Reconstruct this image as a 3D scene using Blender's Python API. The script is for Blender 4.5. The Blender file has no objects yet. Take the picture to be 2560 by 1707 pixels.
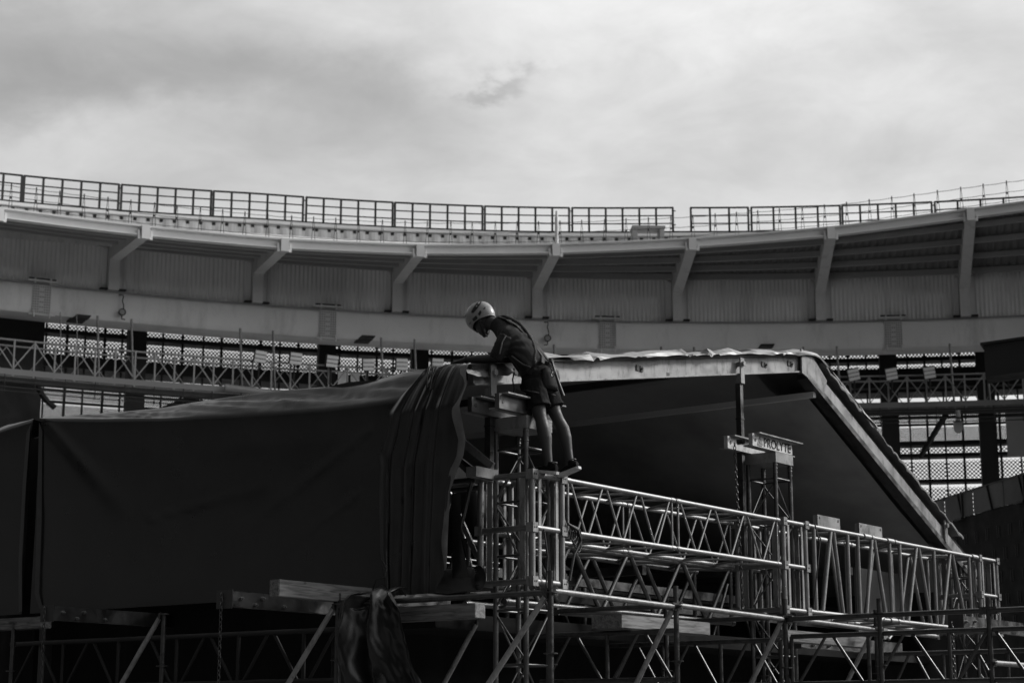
import bpy, bmesh, math, random
from mathutils import Vector, noise, Matrix
random.seed(7)
S = bpy.context.scene
COL = S.collection
PI = math.pi

# ------------------------------------------------------------------ camera
TH = math.atan(987 / 4600)
cam_d = bpy.data.cameras.new('camera')
cam = bpy.data.objects.new('camera', cam_d)
COL.objects.link(cam)
cam.location = (0, 0, 1.6)
cam.rotation_euler = (PI / 2 + TH, 0, 0)
cam_d.sensor_width = 36
cam_d.lens = 4600 / 2560 * 36
cam_d.clip_end = 2000
cam_d.dof.use_dof = True
cam_d.dof.focus_distance = 17.6
cam_d.dof.aperture_fstop = 3.6
S.camera = cam

# ------------------------------------------------------------------ sky, sun, exposure
SUN_TO = Vector((0.84, 0.28, 0.60)).normalized()
SUN_EL = math.asin(SUN_TO.z)
SUN_AZ = math.atan2(SUN_TO.x, SUN_TO.y)
W = bpy.data.worlds.new('World')
S.world = W
W.use_nodes = True
nt = W.node_tree
nt.nodes.clear()


def N(t, kind, **kw):
    n = t.nodes.new(kind)
    for k, v in kw.items():
        setattr(n, k, v)
    return n


def build_sky():
    L = nt.links.new
    out = N(nt, 'ShaderNodeOutputWorld')
    bg = N(nt, 'ShaderNodeBackground')
    bg.inputs['Strength'].default_value = 0.12
    L(bg.outputs[0], out.inputs[0])
    sky = N(nt, 'ShaderNodeTexSky', sky_type='NISHITA')
    sky.sun_disc = False
    sky.sun_elevation = SUN_EL
    sky.sun_rotation = SUN_AZ
    bw = N(nt, 'ShaderNodeRGBToBW')
    L(sky.outputs[0], bw.inputs[0])
    tc = N(nt, 'ShaderNodeTexCoord')
    # overcast veil: the clear sky only tints a near even cloud sheet
    veil = N(nt, 'ShaderNodeMix', data_type='FLOAT')
    veil.inputs[0].default_value = 0.92
    L(bw.outputs[0], veil.inputs[2])
    veil.inputs[3].default_value = 5.5
    def math_(op, a, b=None, c=None):
        m = N(nt, 'ShaderNodeMath', operation=op)
        for k, v in enumerate((a, b, c)):
            if v is None:
                continue
            if isinstance(v, (int, float)):
                m.inputs[k].default_value = v
            else:
                L(v, m.inputs[k])
        return m.outputs[0]

    def noise_(scale, detail, rough, dist, st, loc):
        mp = N(nt, 'ShaderNodeMapping')
        mp.inputs['Scale'].default_value = st
        mp.inputs['Location'].default_value = loc
        L(tc.outputs['Generated'], mp.inputs[0])
        n = N(nt, 'ShaderNodeTexNoise')
        n.inputs['Scale'].default_value = scale
        n.inputs['Detail'].default_value = detail
        n.inputs['Roughness'].default_value = rough
        n.inputs['Distortion'].default_value = dist
        L(mp.outputs[0], n.inputs['Vector'])
        return n

    def remap(v, a, b, c, d, smooth=True):
        r = N(nt, 'ShaderNodeMapRange')
        if smooth:
            r.interpolation_type = 'SMOOTHSTEP'
        for k, x in enumerate((a, b, c, d)):
            r.inputs[k + 1].default_value = x
        L(v, r.inputs[0])
        return r.outputs[0]

    sep = N(nt, 'ShaderNodeSeparateXYZ')
    L(tc.outputs['Generated'], sep.inputs[0])
    dx, dy, dz = sep.outputs
    ysafe = math_('MAXIMUM', dy, 0.25)
    # cloud masses, placed by bearing (a) and height (e) and torn by turbulence
    warp = noise_(7.0, 7, 0.58, 0.3, (1, 1, 1.8), (1.3, 0.2, 0.5))
    sw = N(nt, 'ShaderNodeSeparateColor')
    L(warp.outputs['Color'], sw.inputs[0])
    fine = noise_(30.0, 6, 0.6, 0.2, (1, 1, 1.6), (0.3, 2.2, 0.5))
    sf = N(nt, 'ShaderNodeSeparateColor')
    L(fine.outputs['Color'], sf.inputs[0])
    wa = math_('ADD', math_('MULTIPLY', math_('SUBTRACT', sw.outputs[0], 0.5), 0.16), math_('MULTIPLY', math_('SUBTRACT', sf.outputs[0], 0.5), 0.035))
    we = math_('ADD', math_('MULTIPLY', math_('SUBTRACT', sw.outputs[1], 0.5), 0.10), math_('MULTIPLY', math_('SUBTRACT', sf.outputs[1], 0.5), 0.03))
    a = math_('ADD', math_('DIVIDE', dx, ysafe), wa)
    e = math_('ADD', math_('DIVIDE', dz, ysafe), we)
    ae = N(nt, 'ShaderNodeCombineXYZ')
    L(a, ae.inputs[0])
    L(e, ae.inputs[1])
    total = 0.0
    for (a0, e0, sa, se, amp) in CLOUDS:
        vm = N(nt, 'ShaderNodeVectorMath', operation='MULTIPLY_ADD')
        L(ae.outputs[0], vm.inputs[0])
        vm.inputs[1].default_value = (1 / sa, 1 / se, 0)
        vm.inputs[2].default_value = (-a0 / sa, -e0 / se, 0)
        vd = N(nt, 'ShaderNodeVectorMath', operation='DOT_PRODUCT')
        L(vm.outputs[0], vd.inputs[0])
        L(vm.outputs[0], vd.inputs[1])
        total = math_('MULTIPLY_ADD', math_('POWER', 0.3679, vd.outputs['Value']), amp, total)
    front = remap(dy, 0.2, 0.6, 0.0, 1.0)
    masses = math_('ADD', math_('MULTIPLY', math_('MULTIPLY', total, 0.8), front), 1.0)
    soft = remap(noise_(4.2, 7, 0.5, 0.35, (1, 1, 2.3), (0, 0, 0)).outputs[0], 0.3, 0.66, 0.90, 1.06)
    streaks = remap(noise_(14, 9, 0.58, 0.5, (1, 1, 2.4), (3.1, 0.7, 1.9)).outputs[0], 0.3, 0.7, 0.91, 1.08, False)
    # unseen sky shaped for stage light: brighter right, dimmer rear left and overhead
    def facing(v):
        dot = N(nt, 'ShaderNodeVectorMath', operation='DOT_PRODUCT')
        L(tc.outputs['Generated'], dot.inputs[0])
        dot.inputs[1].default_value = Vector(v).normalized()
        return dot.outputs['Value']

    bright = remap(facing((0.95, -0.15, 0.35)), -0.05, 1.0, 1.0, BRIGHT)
    heavy = remap(facing((-0.6, -0.8, 0.0)), -0.1, 0.75, 1.0, REAR_DIM)
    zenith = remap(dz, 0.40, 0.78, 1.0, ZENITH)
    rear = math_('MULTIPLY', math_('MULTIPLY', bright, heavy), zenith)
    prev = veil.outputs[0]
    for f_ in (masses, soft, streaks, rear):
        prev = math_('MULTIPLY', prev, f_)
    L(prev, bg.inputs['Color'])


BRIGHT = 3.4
REAR_DIM = 0.06
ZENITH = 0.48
CLOUDS = [(-0.28, 0.41, 0.13, 0.035, -0.32), (-0.15, 0.366, 0.12, 0.026, -0.28), (-0.085, 0.335, 0.10, 0.03, -0.24), (-0.26, 0.375, 0.08, 0.02, -0.14),
          (0.05, 0.415, 0.12, 0.06, 0.62), (-0.016, 0.369, 0.022, 0.004, -0.38), (0.003, 0.373, 0.013, 0.004, -0.26), (0.31, 0.335, 0.085, 0.06, -0.32), (0.28, 0.42, 0.06, 0.04, -0.18),
          (0.0, 0.315, 0.06, 0.04, 0.12), (-0.24, 0.338, 0.06, 0.016, 0.14), (0.14, 0.32, 0.09, 0.03, -0.1), (-0.2, 0.305, 0.1, 0.01, -0.08), (0.12, 0.365, 0.12, 0.012, -0.06)]
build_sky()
sun_d = bpy.data.lights.new('sun', 'SUN')
sun_d.energy = 3.5
sun_d.angle = math.radians(10)
sun_d.color = (1, 0.99, 0.98)
sun = bpy.data.objects.new('sun', sun_d)
COL.objects.link(sun)
sun.location = (30, 10, 60)
sun.rotation_euler = SUN_TO.to_track_quat('Z', 'Y').to_euler()
S.view_settings.view_transform = 'Standard'
S.view_settings.look = 'None'
S.view_settings.exposure = 0
S.view_settings.gamma = 1
S.view_settings.use_curve_mapping = False


# ------------------------------------------------------------------ materials
def mat(name, base, rough=0.5, metal=0.0, var=0.25, nscale=6.0, bump=0.0, bscale=60.0,
        stretch=(1, 1, 1), rvar=0.15, spec=0.5, streak=None):
    m = bpy.data.materials.new(name)
    m.use_nodes = True
    t = m.node_tree
    L = t.links.new
    b = t.nodes['Principled BSDF']
    b.inputs['Metallic'].default_value = metal
    b.inputs['Specular IOR Level'].default_value = spec
    tc = N(t, 'ShaderNodeTexCoord')
    mp = N(t, 'ShaderNodeMapping')
    mp.inputs['Scale'].default_value = stretch
    L(tc.outputs['Object'], mp.inputs[0])
    n = N(t, 'ShaderNodeTexNoise')
    n.inputs['Scale'].default_value = nscale
    n.inputs['Detail'].default_value = 6
    n.inputs['Roughness'].default_value = 0.6
    L(mp.outputs[0], n.inputs['Vector'])
    r = N(t, 'ShaderNodeMapRange')
    r.inputs[1].default_value = 0.25
    r.inputs[2].default_value = 0.75
    r.inputs[3].default_value = base * (1 - var)
    r.inputs[4].default_value = base * (1 + var)
    L(n.outputs[0], r.inputs[0])
    src = r.outputs[0]
    if streak:
        sc, amt, st = streak
        mp3 = N(t, 'ShaderNodeMapping')
        mp3.inputs['Scale'].default_value = st
        L(tc.outputs['Object'], mp3.inputs[0])
        n3 = N(t, 'ShaderNodeTexNoise')
        n3.inputs['Scale'].default_value = sc
        n3.inputs['Detail'].default_value = 8
        n3.inputs['Roughness'].default_value = 0.7
        L(mp3.outputs[0], n3.inputs['Vector'])
        r3 = N(t, 'ShaderNodeMapRange')
        r3.inputs[1].default_value = 0.52
        r3.inputs[2].default_value = 0.72
        r3.inputs[3].default_value = 1.0
        r3.inputs[4].default_value = 1 - amt
        L(n3.outputs[0], r3.inputs[0])
        mm = N(t, 'ShaderNodeMath', operation='MULTIPLY')
        L(src, mm.inputs[0])
        L(r3.outputs[0], mm.inputs[1])
        src = mm.outputs[0]
    L(src, b.inputs['Base Color'])
    rr = N(t, 'ShaderNodeMapRange')
    rr.inputs[1].default_value = 0.3
    rr.inputs[2].default_value = 0.7
    rr.inputs[3].default_value = max(0.03, rough - rvar)
    rr.inputs[4].default_value = min(1, rough + rvar)
    L(n.outputs[0], rr.inputs[0])
    L(rr.outputs[0], b.inputs['Roughness'])
    if bump:
        nb = N(t, 'ShaderNodeTexNoise')
        nb.inputs['Scale'].default_value = bscale
        nb.inputs['Detail'].default_value = 4
        L(mp.outputs[0], nb.inputs['Vector'])
        bp = N(t, 'ShaderNodeBump')
        bp.inputs['Strength'].default_value = bump
        bp.inputs['Distance'].default_value = 0.02
        L(nb.outputs[0], bp.inputs['Height'])
        L(bp.outputs[0], b.inputs['Normal'])
    return m


def wood_mat():
    m = bpy.data.materials.new('weathered_timber')
    m.use_nodes = True
    t = m.node_tree
    L = t.links.new
    b = t.nodes['Principled BSDF']
    tc = N(t, 'ShaderNodeTexCoord')
    mp = N(t, 'ShaderNodeMapping')
    mp.inputs['Scale'].default_value = (1.2, 14, 14)
    L(tc.outputs['Object'], mp.inputs[0])
    n = N(t, 'ShaderNodeTexNoise')
    n.inputs['Scale'].default_value = 3
    n.inputs['Detail'].default_value = 8
    n.inputs['Distortion'].default_value = 0.8
    L(mp.outputs[0], n.inputs['Vector'])
    r = N(t, 'ShaderNodeValToRGB')
    r.color_ramp.elements[0].position = 0.3
    r.color_ramp.elements[0].color = (0.05, 0.05, 0.05, 1)
    r.color_ramp.elements[1].position = 0.6
    r.color_ramp.elements[1].color = (0.19, 0.19, 0.19, 1)
    L(n.outputs[0], r.inputs[0])
    v = N(t, 'ShaderNodeTexVoronoi')
    v.inputs['Scale'].default_value = 3.2
    L(tc.outputs['Object'], v.inputs['Vector'])
    kr = N(t, 'ShaderNodeMapRange')
    kr.inputs[1].default_value = 0.03
    kr.inputs[2].default_value = 0.09
    kr.inputs[3].default_value = 0.3
    kr.inputs[4].default_value = 1
    L(v.outputs['Distance'], kr.inputs[0])
    mx = N(t, 'ShaderNodeMix', data_type='RGBA', blend_type='MULTIPLY')
    mx.inputs[0].default_value = 1
    L(r.outputs[0], mx.inputs[6])
    L(kr.outputs[0], mx.inputs[7])
    L(mx.outputs[2], b.inputs['Base Color'])
    b.inputs['Roughness'].default_value = 0.75
    return m


ALU = mat('brushed_aluminium', 0.25, 0.54, 0.8, 0.15, 9, 0.05, 90, rvar=0.08, streak=(14, 0.25, (1, 1, 1)))
ALUDULL = mat('dull_aluminium', 0.14, 0.42, 0.9, 0.2, 7, 0.06, 90, streak=(9, 0.3, (1, 1, 1)))
ALUBEAM = mat('scuffed_aluminium_beam', 0.27, 0.5, 0.3, 0.25, 4, 0.1, 60, streak=(5, 0.7, (2.2, 2.2, 0.8)))
SIGNM = mat('pale_sign_face', 0.5, 0.55, 0.1, 0.25, 9, streak=(12, 0.5, (1, 1, 1)))
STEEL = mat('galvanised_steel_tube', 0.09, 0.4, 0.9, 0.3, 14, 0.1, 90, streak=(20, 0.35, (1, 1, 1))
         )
LITBRACE = mat('lit_worn_brace_tube', 0.32, 0.5, 0.35, 0.35, 12, 0.1, 90, streak=(16, 0.6, (1, 1, 0.4)))
LITSTEEL = mat('lit_galvanised_steel', 0.18, 0.45, 0.4, 0.3, 12, 0.1, 90, streak=(16, 0.5, (1, 1, 0.4)))
DSTEEL = mat('dark_steel', 0.05, 0.5, 0.3, 0.3, 10)
BLACK = mat('black_rubber', 0.012, 0.55, 0, 0.3, 10)
TARP = mat('black_pvc_tarpaulin', 0.012, 0.32, 0, 0.35, 3, 0.05, 16, rvar=0.06, spec=0.5)
TARPEDGE = mat('grey_tarpaulin_hem', 0.05, 0.5, 0, 0.35, 8, 0.1, 60)
LACE = mat('grey_laced_sheet', 0.13, 0.55, 0, 0.4, 5, 0.15, 30)
SHADESHEET = mat('added_shade_sheet', 0.34, 0.75, 0, 0.35, 0.9, 0.05, 8, spec=0.3)
ROOFPVC = mat('grey_roof_membrane', 0.125, 0.6, 0, 0.45, 1.3, 0.06, 9, spec=0.3)
def translucent(m, amount, col):
    t = m.node_tree
    b = t.nodes['Principled BSDF']
    out = [n for n in t.nodes if n.type == 'OUTPUT_MATERIAL'][0]
    tr = N(t, 'ShaderNodeBsdfTranslucent')
    tr.inputs[0].default_value = (col, col, col, 1)
    mx = N(t, 'ShaderNodeMixShader')
    mx.inputs[0].default_value = amount
    t.links.new(b.outputs[0], mx.inputs[1])
    t.links.new(tr.outputs[0], mx.inputs[2])
    t.links.new(mx.outputs[0], out.inputs[0])


translucent(ROOFPVC, 0.06, 0.1)
BACKCLOTH = mat('grey_backcloth', 0.05, 0.85, 0, 0.25, 2, spec=0.2)
WHITEPVC = mat('pale_pvc_sheet', 0.24, 0.5, 0, 0.25, 4, 0.15, 20)
DRAPE = mat('black_stage_drape', 0.012, 0.85, 0, 0.3, 3, spec=0.2)
WOOD = wood_mat()
WHITE = mat('white_painted_steel', 0.74, 0.5, 0, 0.10, 0.35, spec=0.3, streak=(0.9, 0.28, (1, 1, 0.25)))
FASCIA = mat('pale_grey_painted_steel', 0.66, 0.45, 0, 0.06, 1.0, spec=0.4)
RIBM = mat('grey_painted_steel', 0.58, 0.5, 0, 0.08, 1.2, spec=0.3, streak=(1.6, 0.3, (1.5, 1.5, 0.3)))
WALLM = mat('grey_corrugated_cladding', 0.74, 0.6, 0, 0.16, 0.25, spec=0.3, streak=(1.2, 0.25, (1, 1, 0.15)))
SOFFIT = mat('dark_roof_decking', 0.16, 0.6, 0, 0.15, 1.0, spec=0.3)
PURLIN = mat('purlin_steel', 0.3, 0.55, 0, 0.1, 1.0, spec=0.3)
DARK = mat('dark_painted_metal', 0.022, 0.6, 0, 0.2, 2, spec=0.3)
RAILM = mat('dark_rail_paint', 0.03, 0.6, 0, 0.2, 2, spec=0.3)
GREYM = mat('mid_grey_metal', 0.22, 0.5, 0.2, 0.15, 2)
CONC = mat('dark_concrete', 0.06, 0.85, 0, 0.3, 0.7, 0.2, 20)
GROUND = mat('trampled_pitch_cover', 0.13, 0.9, 0, 0.35, 0.5, 0.3, 12)
BOUNCE = mat('pale_bounce_ring', 0.5, 0.9, 0, 0.1, 0.5)
GANTRY = mat('gantry_steel', 0.16, 0.5, 0.2, 0.15, 2)
GLASS = mat('grey_balustrade_panel', 0.035, 0.6, 0, 0.12, 0.6)
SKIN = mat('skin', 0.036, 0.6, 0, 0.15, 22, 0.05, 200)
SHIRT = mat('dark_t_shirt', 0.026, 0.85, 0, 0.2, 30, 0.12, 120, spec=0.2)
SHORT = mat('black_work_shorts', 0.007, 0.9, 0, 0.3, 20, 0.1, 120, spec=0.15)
STRAP = mat('black_webbing', 0.015, 0.8, 0, 0.3, 40)
ROPE = mat('braided_rope', 0.05, 0.8, 0, 0.6, 60)
HELM = mat('pale_helmet_shell', 0.26, 0.38, 0, 0.12, 14, streak=(30, 0.5, (1, 1, 1)))
SOLE = mat('pale_shoe_sole', 0.45, 0.6, 0, 0.2, 20)
REFL = mat('reflective_strip', 0.16, 0.5, 0.2, 0.1, 20)
INK = mat('black_print', 0.012, 0.5)
PALEINK = mat('pale_print', 0.5, 0.5)


# ------------------------------------------------------------------ helpers
ORIG = {}


class MB:
    def __init__(s):
        s.v, s.f, s.sm = [], [], []

    def add(s, vs, fs, smooth=False):
        o = len(s.v)
        s.v += [tuple(v) for v in vs]
        for f in fs:
            s.f.append(tuple(i + o for i in f))
            s.sm.append(smooth)

    def tube(s, pts, r, n=8, caps=True):
        pts = [Vector(p) for p in pts]
        rs = r if isinstance(r, (list, tuple)) else [r] * len(pts)
        vs, fs = [], []
        u = None
        for i, p in enumerate(pts):
            a = pts[max(0, i - 1)]
            b = pts[min(len(pts) - 1, i + 1)]
            T = (b - a).normalized()
            if u is None:
                ref = Vector((0, 0, 1)) if abs(T.z) < 0.9 else Vector((1, 0, 0))
                u = (ref - T * ref.dot(T)).normalized()
            else:
                u = (u - T * u.dot(T)).normalized()
            w = T.cross(u)
            for k in range(n):
                t = 2 * PI * k / n
                vs.append(p + (u * math.cos(t) + w * math.sin(t)) * rs[i])
        for i in range(len(pts) - 1):
            for k in range(n):
                k2 = (k + 1) % n
                fs.append((i * n + k, i * n + k2, (i + 1) * n + k2, (i + 1) * n + k))
        s.add(vs, fs, True)
        if caps:
            m = len(pts) - 1
            s.add(vs[:n], [tuple(reversed(range(n)))])
            s.add(vs[m * n:], [tuple(range(n))])

    def hexa(s, c, X, Y, Z):
        c, X, Y, Z = Vector(c), Vector(X), Vector(Y), Vector(Z)
        vs = [c + X * a + Y * b + Z * d for d in (-1, 1) for b in (-1, 1) for a in (-1, 1)]
        fs = [(0, 2, 3, 1), (4, 5, 7, 6), (0, 1, 5, 4), (2, 6, 7, 3), (0, 4, 6, 2), (1, 3, 7, 5)]
        if X.cross(Y).dot(Z) < 0:
            fs = [tuple(reversed(f)) for f in fs]
        s.add(vs, fs)

    def beam(s, p, q, w, h, up=(0, 0, 1)):
        p, q = Vector(p), Vector(q)
        T = q - p
        up = Vector(up)
        t = T.normalized()
        U = (up - t * up.dot(t)).normalized()
        V = t.cross(U)
        s.hexa((p + q) / 2, T / 2, V * (w / 2), U * (h / 2))

    def grid(s, rows, smooth=True, flip=False):
        nu, nv = len(rows), len(rows[0])
        vs = [v for r in rows for v in r]
        fs = []
        for i in range(nu - 1):
            for j in range(nv - 1):
                f = (i * nv + j, i * nv + j + 1, (i + 1) * nv + j + 1, (i + 1) * nv + j)
                fs.append(tuple(reversed(f)) if flip else f)
        s.add(vs, fs, smooth)

    def prism(s, poly, d):
        n = len(poly)
        d = Vector(d)
        a = [Vector(p) for p in poly]
        vs = a + [p + d for p in a]
        fs = [tuple(range(n)), tuple(reversed(range(n, 2 * n)))]
        for i in range(n):
            j = (i + 1) % n
            fs.append((i, i + n, j + n, j))
        s.add(vs, fs)

    def loft(s, secs, ref, n=16, smooth=True):
        """secs: (centre, a, b): a along the lateral reference, b across it."""
        ref = Vector(ref)
        vs, fs = [], []
        m = len(secs)
        cs = [Vector(q[0]) for q in secs]
        for i in range(m):
            T = (cs[min(m - 1, i + 1)] - cs[max(0, i - 1)]).normalized()
            u = (ref - T * ref.dot(T)).normalized()
            w = T.cross(u)
            for k in range(n):
                t = 2 * PI * k / n
                vs.append(cs[i] + u * math.cos(t) * secs[i][1] + w * math.sin(t) * secs[i][2])
        for i in range(m - 1):
            for k in range(n):
                k2 = (k + 1) % n
                fs.append((i * n + k, i * n + k2, (i + 1) * n + k2, (i + 1) * n + k))
        fs.append(tuple(reversed(range(n))))
        fs.append(tuple(range((m - 1) * n, m * n)))
        s.add(vs, fs, smooth)

    def ell(s, c, A, B, Cc, nu=14, nv=9):
        c, A, B, Cc = Vector(c), Vector(A), Vector(B), Vector(Cc)
        vs = [c - Cc]
        for j in range(1, nv):
            t = PI * j / nv
            for k in range(nu):
                p = 2 * PI * k / nu
                vs.append(c + A * math.sin(t) * math.cos(p) + B * math.sin(t) * math.sin(p) - Cc * math.cos(t))
        vs.append(c + Cc)
        fs = []
        for k in range(nu):
            k2 = (k + 1) % nu
            fs.append((0, 1 + k2, 1 + k))
            for j in range(nv - 2):
                a = 1 + j * nu
                fs.append((a + k, a + k2, a + nu + k2, a + nu + k))
            a = 1 + (nv - 2) * nu
            fs.append((a + k, a + k2, len(vs) - 1))
        s.add(vs, fs, True)

    def torus(s, c, A, B, r, n=10, m=6):
        """ring round c; A, B: the two radius vectors of its centre line."""
        A, B = Vector(A), Vector(B)
        c = Vector(c)
        pts = [c + A * math.cos(2 * PI * i / n) + B * math.sin(2 * PI * i / n) for i in range(n + 1)]
        s.tube(pts, r, m, caps=False)


def obj(name, mb, m, parent=None, label=None, flat=False):
    me = bpy.data.meshes.new(name)
    vs = mb.v
    if parent is None:
        xs = [v[0] for v in vs]
        ys = [v[1] for v in vs]
        zs = [v[2] for v in vs]
        org = Vector(((min(xs) + max(xs)) / 2, (min(ys) + max(ys)) / 2, min(zs)))
    else:
        org = ORIG[parent.name]
    me.from_pydata([(v[0] - org.x, v[1] - org.y, v[2] - org.z) for v in vs], [], mb.f)
    if not flat:
        me.polygons.foreach_set('use_smooth', mb.sm)
    me.materials.append(m)
    me.update()
    o = bpy.data.objects.new(name, me)
    COL.objects.link(o)
    if parent is None:
        o.location = org
    else:
        o.parent = parent
    ORIG[o.name] = org
    if label:
        o['label'] = label
    return o


def tag(o, label, cat, group=None, kind=None):
    o['label'] = label
    o['category'] = cat
    if group:
        o['group'] = group
    if kind:
        o['kind'] = kind
    return o


def thing(name, label, cat, loc, group=None):
    o = bpy.data.objects.new(name, None)
    o.empty_display_size = 0.2
    COL.objects.link(o)
    o.location = Vector(loc)
    ORIG[o.name] = Vector(loc)
    return tag(o, label, cat, group)


def tubes(name, segs, r, m, parent, n=8):
    """each segment a mesh of its own."""
    for p, q in segs:
        b = MB()
        b.tube([p, q], r, n)
        obj(name, b, m, parent)


def fbm(x, y, z, o=4):
    return noise.fractal(Vector((x, y, z)), 1.0, 2.0, o)


def interp(x, xs, ys):
    if xs[0] > xs[-1]:
        xs, ys = xs[::-1], ys[::-1]
    if x <= xs[0]:
        return ys[0]
    for i in range(len(xs) - 1):
        if x <= xs[i + 1]:
            t = (x - xs[i]) / (xs[i + 1] - xs[i])
            return ys[i] + (ys[i + 1] - ys[i]) * t
    return ys[-1]


ORD = ['leftmost', 'second', 'third', 'fourth', 'fifth', 'sixth', 'seventh', 'eighth', 'ninth', 'tenth',
       'eleventh', 'twelfth', 'thirteenth', 'fourteenth']


def nth(i):
    return ORD[0] if i == 0 else ORD[i] + ' from the left'


# ------------------------------------------------------------------ setting: ground
g = MB()
g.grid([[(-300, -300, 0), (-300, 300, 0)], [(300, -300, 0), (300, 300, 0)]], False, True)
go = obj('ground', g, GROUND)
go['kind'] = 'structure'

# added pale ring, out of view, that bounces light up onto the stand
tk = MB()
tk.grid([[(9 + R * math.sin(a), 17 + R * math.cos(a), 0.004) for R in (27, 40, 57)] for a in [-1.0 + 0.05 * k for k in range(37)]], False, False)
to = obj('added_bounce_ring', tk, BOUNCE)
to['kind'] = 'structure'

# ------------------------------------------------------------------ the stadium: a ring of centre CX, CY
CX, CY = 9.0, 17.0


def P(phi, R, z):
    """a point of the stadium ring; z above eye level (1.6 m)."""
    return Vector((CX + R * math.sin(phi), CY + R * math.cos(phi), 1.6 + z))


def rad(phi):
    return Vector((math.sin(phi), math.cos(phi), 0))


def tan(phi):
    return Vector((math.cos(phi), -math.sin(phi), 0))


EDGE = ([-0.62, -0.535, -0.44, -0.34, -0.24, -0.136, -0.034, 0.069, 0.17, 0.272, 0.37],
        [18.25, 18.25, 18.27, 18.32, 18.5, 18.81, 19.18, 19.61, 20.17, 20.64, 21.0])


def zedge(ph):
    return interp(ph, *EDGE)


DECK = ([-0.62, -0.51, -0.43, -0.337, -0.153, -0.037, 0.25], [20.1, 20.3, 20.5, 20.75, 20.94, 21.1, 21.2])


def zdeck(ph):
    return interp(ph, *DECK)


PH0, PH1 = -0.62, 0.37
RIBS = [-0.537, -0.437, -0.338, -0.239, -0.138, -0.036, 0.067, 0.169, 0.271]


def arc(a, b, step=0.0125):
    n = max(2, int((b - a) / step) + 1)
    return [a + (b - a) * i / (n - 1) for i in range(n)]


def sweep(mb, phs, prof, smooth=False, closed=True, nz=None):
    """sweep a profile [(R, z)] round the ring; prof may be a function of phi."""
    rows = []
    for ph in phs:
        pr = prof(ph) if callable(prof) else prof
        r = [P(ph, R, z) for R, z in pr]
        if closed:
            r.append(r[0])
        rows.append(r)
    mb.grid(rows, smooth)
    if closed:
        for r, fl in ((rows[0], False), (rows[-1], True)):
            q = r[:-1]
            mb.add(q, [tuple(reversed(range(len(q)))) if fl else tuple(range(len(q)))])


stad = thing('stadium_stand', 'curved pale steel stadium stand with white ring beam and overhanging roof behind the stage', 'stadium', P(-0.1, 58, -1.6))
ph_all = arc(PH0, PH1)
# ring beam: a smooth box girder with a soft top lip
b = MB()
sweep(b, ph_all, [(58.0, 15.74), (57.94, 15.82), (57.9, 15.95), (57.9, 16.68), (57.94, 16.8), (58.0, 16.86), (59.2, 16.86), (59.2, 15.7)], True)
obj('ring_beam', b, WHITE, stad)
b = MB()
sweep(b, ph_all, [(57.96, 16.862), (57.96, 16.93), (58.4, 16.93), (58.4, 16.862)])
obj('ledge', b, PURLIN, stad)
for ph in (-0.585, -0.484, -0.288, -0.087, 0.118, 0.32):
    b = MB()
    c = P(ph, 57.885, 16.27)
    t, r = tan(ph), rad(ph)
    b.hexa(c, t * 0.36, r * 0.012, (0, 0, 0.56))
    bolts = MB()
    for i in range(8):
        for j in range(11):
            if 2 < i < 5 and j % 2:
                continue
            q = P(ph, 57.865, 15.78 + 0.098 * j) + t * (-0.31 + 0.0885 * i)
            bolts.tube([q + r * 0.01, q - r * 0.03], 0.028, 6)
    o = obj('splice_plate', b, RIBM, stad)
    obj('bolt_pattern', bolts, PURLIN, o)
    for z, w in ((16.98, 0.56), (15.66, 0.5)):
        b = MB()
        b.hexa(P(ph, 57.82, z), t * w, r * 0.1, (0, 0, 0.03))
        for k in (-0.3, 0.3):
            q = P(ph, 57.74, z) + t * k
            b.tube([q + Vector((0, 0, 0.12)), q - Vector((0, 0, 0.12))], 0.035, 6)
        obj('clamp', b, RIBM, o)
    b = MB()
    b.hexa(P(ph, 57.86, 17.06), t * 0.52, r * 0.05, (0, 0, 0.035))
    obj('cover_strip', b, DARK, o)
# corrugated upper wall, one panel per bay
edges = [PH0] + RIBS + [PH1]
for i in range(len(edges) - 1):
    a, c = edges[i], edges[i + 1]
    n = int((c - a) * 58 / 0.17)
    rows = []
    for k in range(n * 4 + 1):
        ph = a + (c - a) * k / (n * 4)
        d = 58.22 + (0.035 if k % 4 in (1, 2) else 0.0)
        rows.append([P(ph, d, 16.92), P(ph, d, 19.15)])
    b = MB()
    b.grid(rows, False)
    obj('wall_panel', b, WALLM, stad)


def zsof(ph, R):
    ze = zedge(ph) - 0.34
    return 18.72 + (ze - 18.72) * (58 - R) / 4.9


# soffit decking, ribbed
rows = []
n = int((PH1 - PH0) * 56 / 0.075)
for k in range(n + 1):
    ph = PH0 + (PH1 - PH0) * k / n
    d = 0.05 if k % 4 in (1, 2) else 0.0
    rows.append([P(ph, R, zsof(ph, R) + 0.22 + d) for R in (58.4, 53.15)])
b = MB()
b.grid(rows, False)
obj('roof_soffit', b, SOFFIT, stad)
b = MB()
rows = [[P(ph, 53.1, zedge(ph)), P(ph, 55.5, zedge(ph) * 0.5 + (zdeck(ph) - 0.9) * 0.5), P(ph, 57.6, zdeck(ph) - 1.0)] for ph in ph_all]
b.grid(rows, False)
obj('roof_sheet', b, RIBM, stad)
for R, h in ((57.7, 0.24), (56.4, 0.22), (55.1, 0.22), (53.8, 0.22)):
    b = MB()
    sweep(b, ph_all, lambda ph: [(R, zsof(ph, R) - 0.06), (R, zsof(ph, R) + h - 0.06), (R + 0.12, zsof(ph, R) + h - 0.06), (R + 0.12, zsof(ph, R) - 0.06)])
    obj('purlin', b, PURLIN, stad)
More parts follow.
